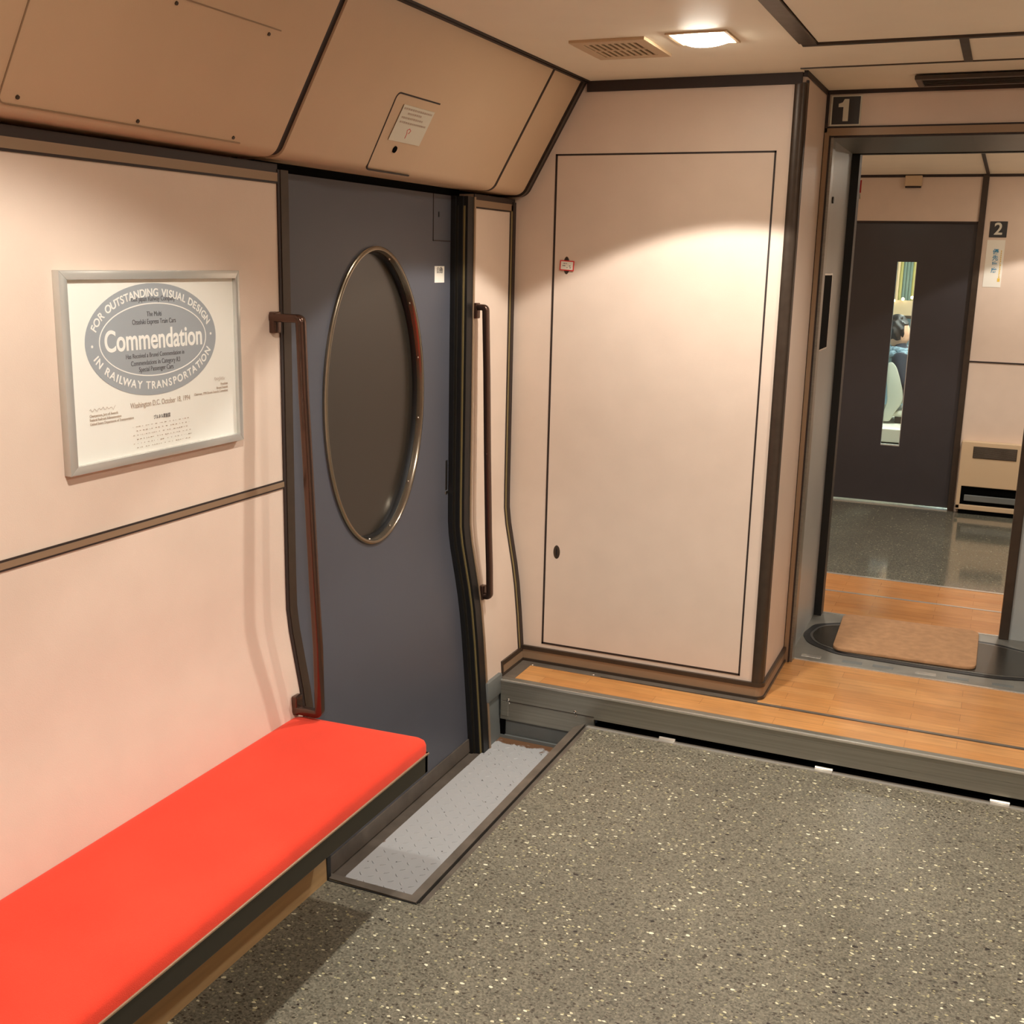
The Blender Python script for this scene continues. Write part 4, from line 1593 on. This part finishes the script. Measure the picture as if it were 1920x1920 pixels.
# flush handle recess and fittings on the gangway side
g = thing('flush_pull', 'black recessed pull handle with steel rim in the grey gangway side', 'handle', (-0.64, 4.44, 1.43))
obj('pull_rim', bx(-0.642, -0.6365, 4.385, 4.600, 1.288, 1.580, bev=.002), M['bright'], g)
obj('pull_recess', bx(-0.641, -0.6350, 4.380, 4.580, 1.296, 1.572, bev=.002), M['void'], g)
o = obj('stop_button', cyl(bmesh.new(), (-0.6385, 4.45, 1.845), 0.012, 0.008, 'x', 16), M['black'], None, True)
tag(o, 'small black round plug high on the grey gangway side', 'plug')
o = obj('latch_plug', cyl(bmesh.new(), (-0.6385, 4.36, 1.12), 0.007, 0.008, 'x', 12), M['black'], None, True)
tag(o, 'tiny black plug low on the grey gangway side below the pull', 'plug')

# mat
t = bmesh.new()
mp = rounded([(-0.498, 4.432), (0.036, 4.440), (0.036, 4.935), (-0.515, 4.925)], 0.05, 6)
prism(t, mp, 'z', HS + .0062, HS + .019, bev=.004)
o = obj('doormat', t, M['mat'], None, True)
tag(o, 'tan pile mat lying on the dark gangway plate', 'mat')

# ================================================================ FAR DARK DOOR (door_2)
d2 = thing('door_2', 'charcoal sliding door with a narrow window at the end of the next vestibule', 'door', (-0.62, YE, 0), kind='structure')
wx0, wx1, wz0, wz1 = -0.7075, -0.5835, 0.410, 1.649
bm = bmesh.new()
ya, yb = YE + .018, YE + .050
box(bm, -1.05, wx0, ya, yb, 0.016, 1.93)
box(bm, wx1, -0.20, ya, yb, 0.016, 1.93)
box(bm, wx0, wx1, ya, yb, 0.016, wz0)
box(bm, wx0, wx1, ya, yb, wz1, 1.93)
obj('door_panel', bm, M['door2'], d2)
bm = bmesh.new()
box(bm, wx0, wx1, ya - .002, yb + .002, wz0, wz0 + .008)
box(bm, wx1 - .004, wx1, ya - .001, yb + .001, wz0, wz1)
obj('window_rim', bm, M['alu'], d2)
obj('window_glass', bx(wx0, wx1, ya + .012, ya + .016, wz0 + .006, wz1), M['pane'], d2)

# ================================================================ SALOON BEHIND
struct('floor_saloon', bx(-1.7, 1.3, YE + .08, 14.4, -.1, 0.0), M['floor2'], 'floor of the passenger saloon beyond the far door', 'floor')
struct('ceiling_saloon', bx(-1.7, 1.3, YE + .08, 14.4, 2.25, 2.3), M['white'], 'white ceiling of the passenger saloon', 'ceiling')
struct('wall_saloon_left', bx(-1.75, -1.65, YE + .08, 14.4, -.1, 2.3), M['bluep'], 'pale blue side wall of the passenger saloon', 'wall')
struct('wall_saloon_right', bx(1.2, 1.3, YE + .08, 14.4, -.1, 2.3), M['cream'], 'right side wall of the passenger saloon', 'wall')
struct('wall_saloon_back', bx(-1.7, 1.3, 14.3, 14.4, -.1, 2.3), M['bluep'], 'pale blue end wall of the passenger saloon', 'wall')
cu = thing('curtain', 'yellow and teal striped curtain at the back of the saloon', 'curtain', (-1.1, 14.1, 1.25))
for k in range(16):
    x = -1.34 + k * .035
    m = ('yel', 'teal', 'teal', 'teal', 'yel', 'cream', 'cream')[(k + 2) % 7]
    obj('curtain_fold', cyl(bmesh.new(), (x, 14.0, 1.745), .024, 1.01, 'z', 12), M[m], cu, True)
rk = thing('luggage_rack', 'beige rack with small warm lights in the saloon', 'rack', (-1.1, 13.2, 1.1))
obj('rack_shelf', prism(bmesh.new(), [(12.6, 1.115), (13.9, 1.075), (13.9, 1.245), (12.6, 1.285)], 'x', -1.65, -0.8), M['cream'], rk)
obj('rack_edge', prism(bmesh.new(), [(12.55, 1.10), (12.62, 1.10), (12.62, 1.13), (12.55, 1.13)], 'x', -1.65, -0.8), M['trim'], rk)
for k in range(4):
    o = obj('bulb', ball(bmesh.new(), (-1.19 + k * .09, 12.58, 1.262 + k * .018), .016), emis('rack_bulb_%d' % k, (1, .85, .5, 1), 6.0) if k == 0 else bpy.data.materials['rack_bulb_0'], rk, True)

# white plinth and seat with a seated passenger
o = obj('seat_plinth', bx(-1.3, -0.55, 9.62, 10.5, 0.215, 0.325, bev=.006), M['white'])
tag(o, 'bright white ledge below the passenger seat in the saloon', 'ledge')
obj('ledge_base', bx(-1.28, -0.56, 9.66, 10.45, 0.0, 0.216), M['fascia'], o)
st = thing('saloon_seat', 'pale seat with curved back seen through the narrow door window', 'seat', (-0.72, 10.2, .33))
sp = [(-0.868, .835), (-0.835, .842), (-0.800, .805), (-0.765, .72), (-0.735, .62), (-0.722, .545), (-0.735, .49), (-0.775, .43), (-0.80, .375), (-0.815, .345), (-0.880, .345), (-0.868, .42), (-0.845, .52), (-0.862, .66), (-0.874, .78)]
t = bmesh.new()
prism(t, rounded(sp, .02, 3), 'y', 9.94, 9.975, bev=.008)
obj('side_wing', t, M['seat'], st, True)
t = bmesh.new()
prism(t, rounded(sp, .02, 3), 'y', 10.425, 10.46, bev=.008)
obj('side_wing', t, M['seat'], st, True)
obj('seat_back', bx(-1.02, -0.955, 9.975, 10.425, .38, .86, bev=.02), M['seat'], st, True)
t = bmesh.new()
box(t, -0.955, -0.36, 9.978, 10.422, .385, .435, bev=.02, seg=3)
obj('seat_cushion', t, M['seat'], st, True)
obj('seat_pedestal', bx(-0.78, -0.42, 10.0, 10.40, .325, .388, bev=.01), M['fascia'], st)


def skin_body(name, nodes, edges, mat, parent, levels=2):
    me = bpy.data.meshes.new(name)
    me.from_pydata([n[0] for n in nodes], edges, [])
    o = bpy.data.objects.new(name, me)
    COL.objects.link(o)
    o.modifiers.new('skin', 'SKIN')
    sv = me.skin_vertices[0].data
    for i, n in enumerate(nodes):
        sv[i].radius = n[1] if isinstance(n[1], tuple) else (n[1], n[1])
        sv[i].use_root = (i == 0)
    s = o.modifiers.new('sub', 'SUBSURF')
    s.levels = s.render_levels = levels
    bpy.context.view_layer.update()
    dg = bpy.context.evaluated_depsgraph_get()
    m2 = bpy.data.meshes.new_from_object(o.evaluated_get(dg))
    bpy.data.objects.remove(o)
    for p in m2.polygons:
        p.use_smooth = True
    m2.materials.clear()
    m2.materials.append(mat)
    o2 = bpy.data.objects.new(name, m2)
    COL.objects.link(o2)
    o2.parent = parent
    o2.matrix_parent_inverse = Matrix.Translation(-Vector(parent.location))
    return o2


yc = 10.20
pn = thing('person', 'seated person with short black hair, dark jacket and blue grey scarf behind the far door', 'person', (-0.75, 10.2, .475))
yc = 10.20
# body in the seat, facing +x: pelvis, spine, shoulders, arms resting on thighs, legs
B = [((-0.72, yc, .56), (.13, .115)), ((-0.73, yc, .72), (.145, .11)), ((-0.775, yc, .88), (.165, .11)), ((-0.79, yc, .96), (.10, .08)), ((-0.805, yc, 1.03), .05), ((-0.812, yc, 1.06), .048),
     ((-0.785, yc - .17, .93), .062), ((-0.74, yc - .21, .72), .05), ((-0.54, yc - .15, .60), .038), ((-0.48, yc - .12, .59), .03),
     ((-0.785, yc + .17, .93), .062), ((-0.74, yc + .21, .72), .05), ((-0.54, yc + .15, .60), .038), ((-0.48, yc + .12, .59), .03),
     ((-0.52, yc - .10, .535), .078), ((-0.28, yc - .11, .53), .062), ((-0.25, yc - .11, .30), .052), ((-0.24, yc - .11, .09), .038), ((-0.13, yc - .11, .05), .035),
     ((-0.52, yc + .10, .535), .078), ((-0.28, yc + .11, .53), .062), ((-0.25, yc + .11, .30), .052), ((-0.24, yc + .11, .09), .038), ((-0.13, yc + .11, .05), .035)]
Eg = [(0, 1), (1, 2), (2, 3), (3, 4), (4, 5), (2, 6), (6, 7), (7, 8), (8, 9), (2, 10), (10, 11), (11, 12), (12, 13), (0, 14), (14, 15), (15, 16), (16, 17), (17, 18), (0, 19), (19, 20), (20, 21), (21, 22), (22, 23)]
body = skin_body('body', B, Eg, M['jacket'], pn)
# head: shaped ellipsoid with nose, chin and ear
t = bmesh.new()
bmesh.ops.create_uvsphere(t, u_segments=28, v_segments=20, radius=1.0)
for v in t.verts:
    x, y, z = v.co
    w = 1.0 - .28 * max(0, -z) ** 1.3
    nx_ = x * .098 * w + (.012 if z < -.2 and x > 0 else 0)
    v.co = (nx_, y * .076 * w, z * .118)
    if x > .9 and abs(y) < .25 and -.25 < z < .15:
        v.co.x += .016
    if x > .8 and abs(y) < .3 and -.75 < z < -.5:
        v.co.x += .006
bmesh.ops.transform(t, matrix=Matrix.Translation((-0.832, yc, 1.120)) @ Matrix.Rotation(R_(6), 4, 'Y'), verts=t.verts)
ball(t, (-0.835, yc - .076, 1.115), .022, (.7, .35, 1.1), 10, 8)
ball(t, (-0.835, yc + .076, 1.115), .022, (.7, .35, 1.1), 10, 8)
obj('head', t, M['skin'], pn, True)
t = bmesh.new()
bmesh.ops.create_uvsphere(t, u_segments=40, v_segments=26, radius=1.0)
for v in t.verts:
    x, y, z = v.co
    k = 1 + .10 * math.sin(9 * x + 5 * z) * math.sin(8 * y + 3 * z) + rnd.uniform(-.025, .025)
    v.co = (x * .108 * k, y * .092 * k, z * .128 * k)
    # cut away the face: pull front-lower vertices inside the head
    if x > .66 and z < .42:
        v.co *= .55
    if z < -.62:
        v.co *= .7
bmesh.ops.transform(t, matrix=Matrix.Translation((-0.842, yc, 1.145)), verts=t.verts)
ball(t, (-0.845, yc, 1.25), .05, (1.2, 1, .7), 14, 8)
obj('hair', t, M['hair'], pn, True)
t = bmesh.new()
for k in range(26):
    a = 2 * math.pi * k / 26
    for r, z, s in ((.095, .985, .036), (.125, .955, .036)):
        ball(t, (-0.775 + r * math.cos(a) * 1.0, yc + r * math.sin(a) * 1.15, z + rnd.uniform(-.01, .01)), s * rnd.uniform(.8, 1.15), (1, 1, .8), 8, 6)
obj('scarf', t, M['fur'], pn, True)

pn.location.z -= 0.055
# saloon light strips (fluorescent, cool)
for i, (x, y) in enumerate(((-0.25, 9.4), (-0.25, 11.2), (-0.25, 13.0))):
    t = thing('fluorescent_light', 'long cool white ceiling light of the saloon, %s' % ('nearest the dark door', 'above the seat', 'at the far end')[i], 'ceiling light', (x, y, 2.25), 'saloon ceiling lights')
    obj('light_diffuser', bx(x - .12, x + .12, y - .6, y + .6, 2.235, 2.252), emis('cool_tube', (.86, 1.0, .90, 1), 60.0) if i == 0 else bpy.data.materials['cool_tube'], t)
    obj('light_housing', bx(x - .15, x + .15, y - .63, y + .63, 2.243, 2.255), M['white'], t)
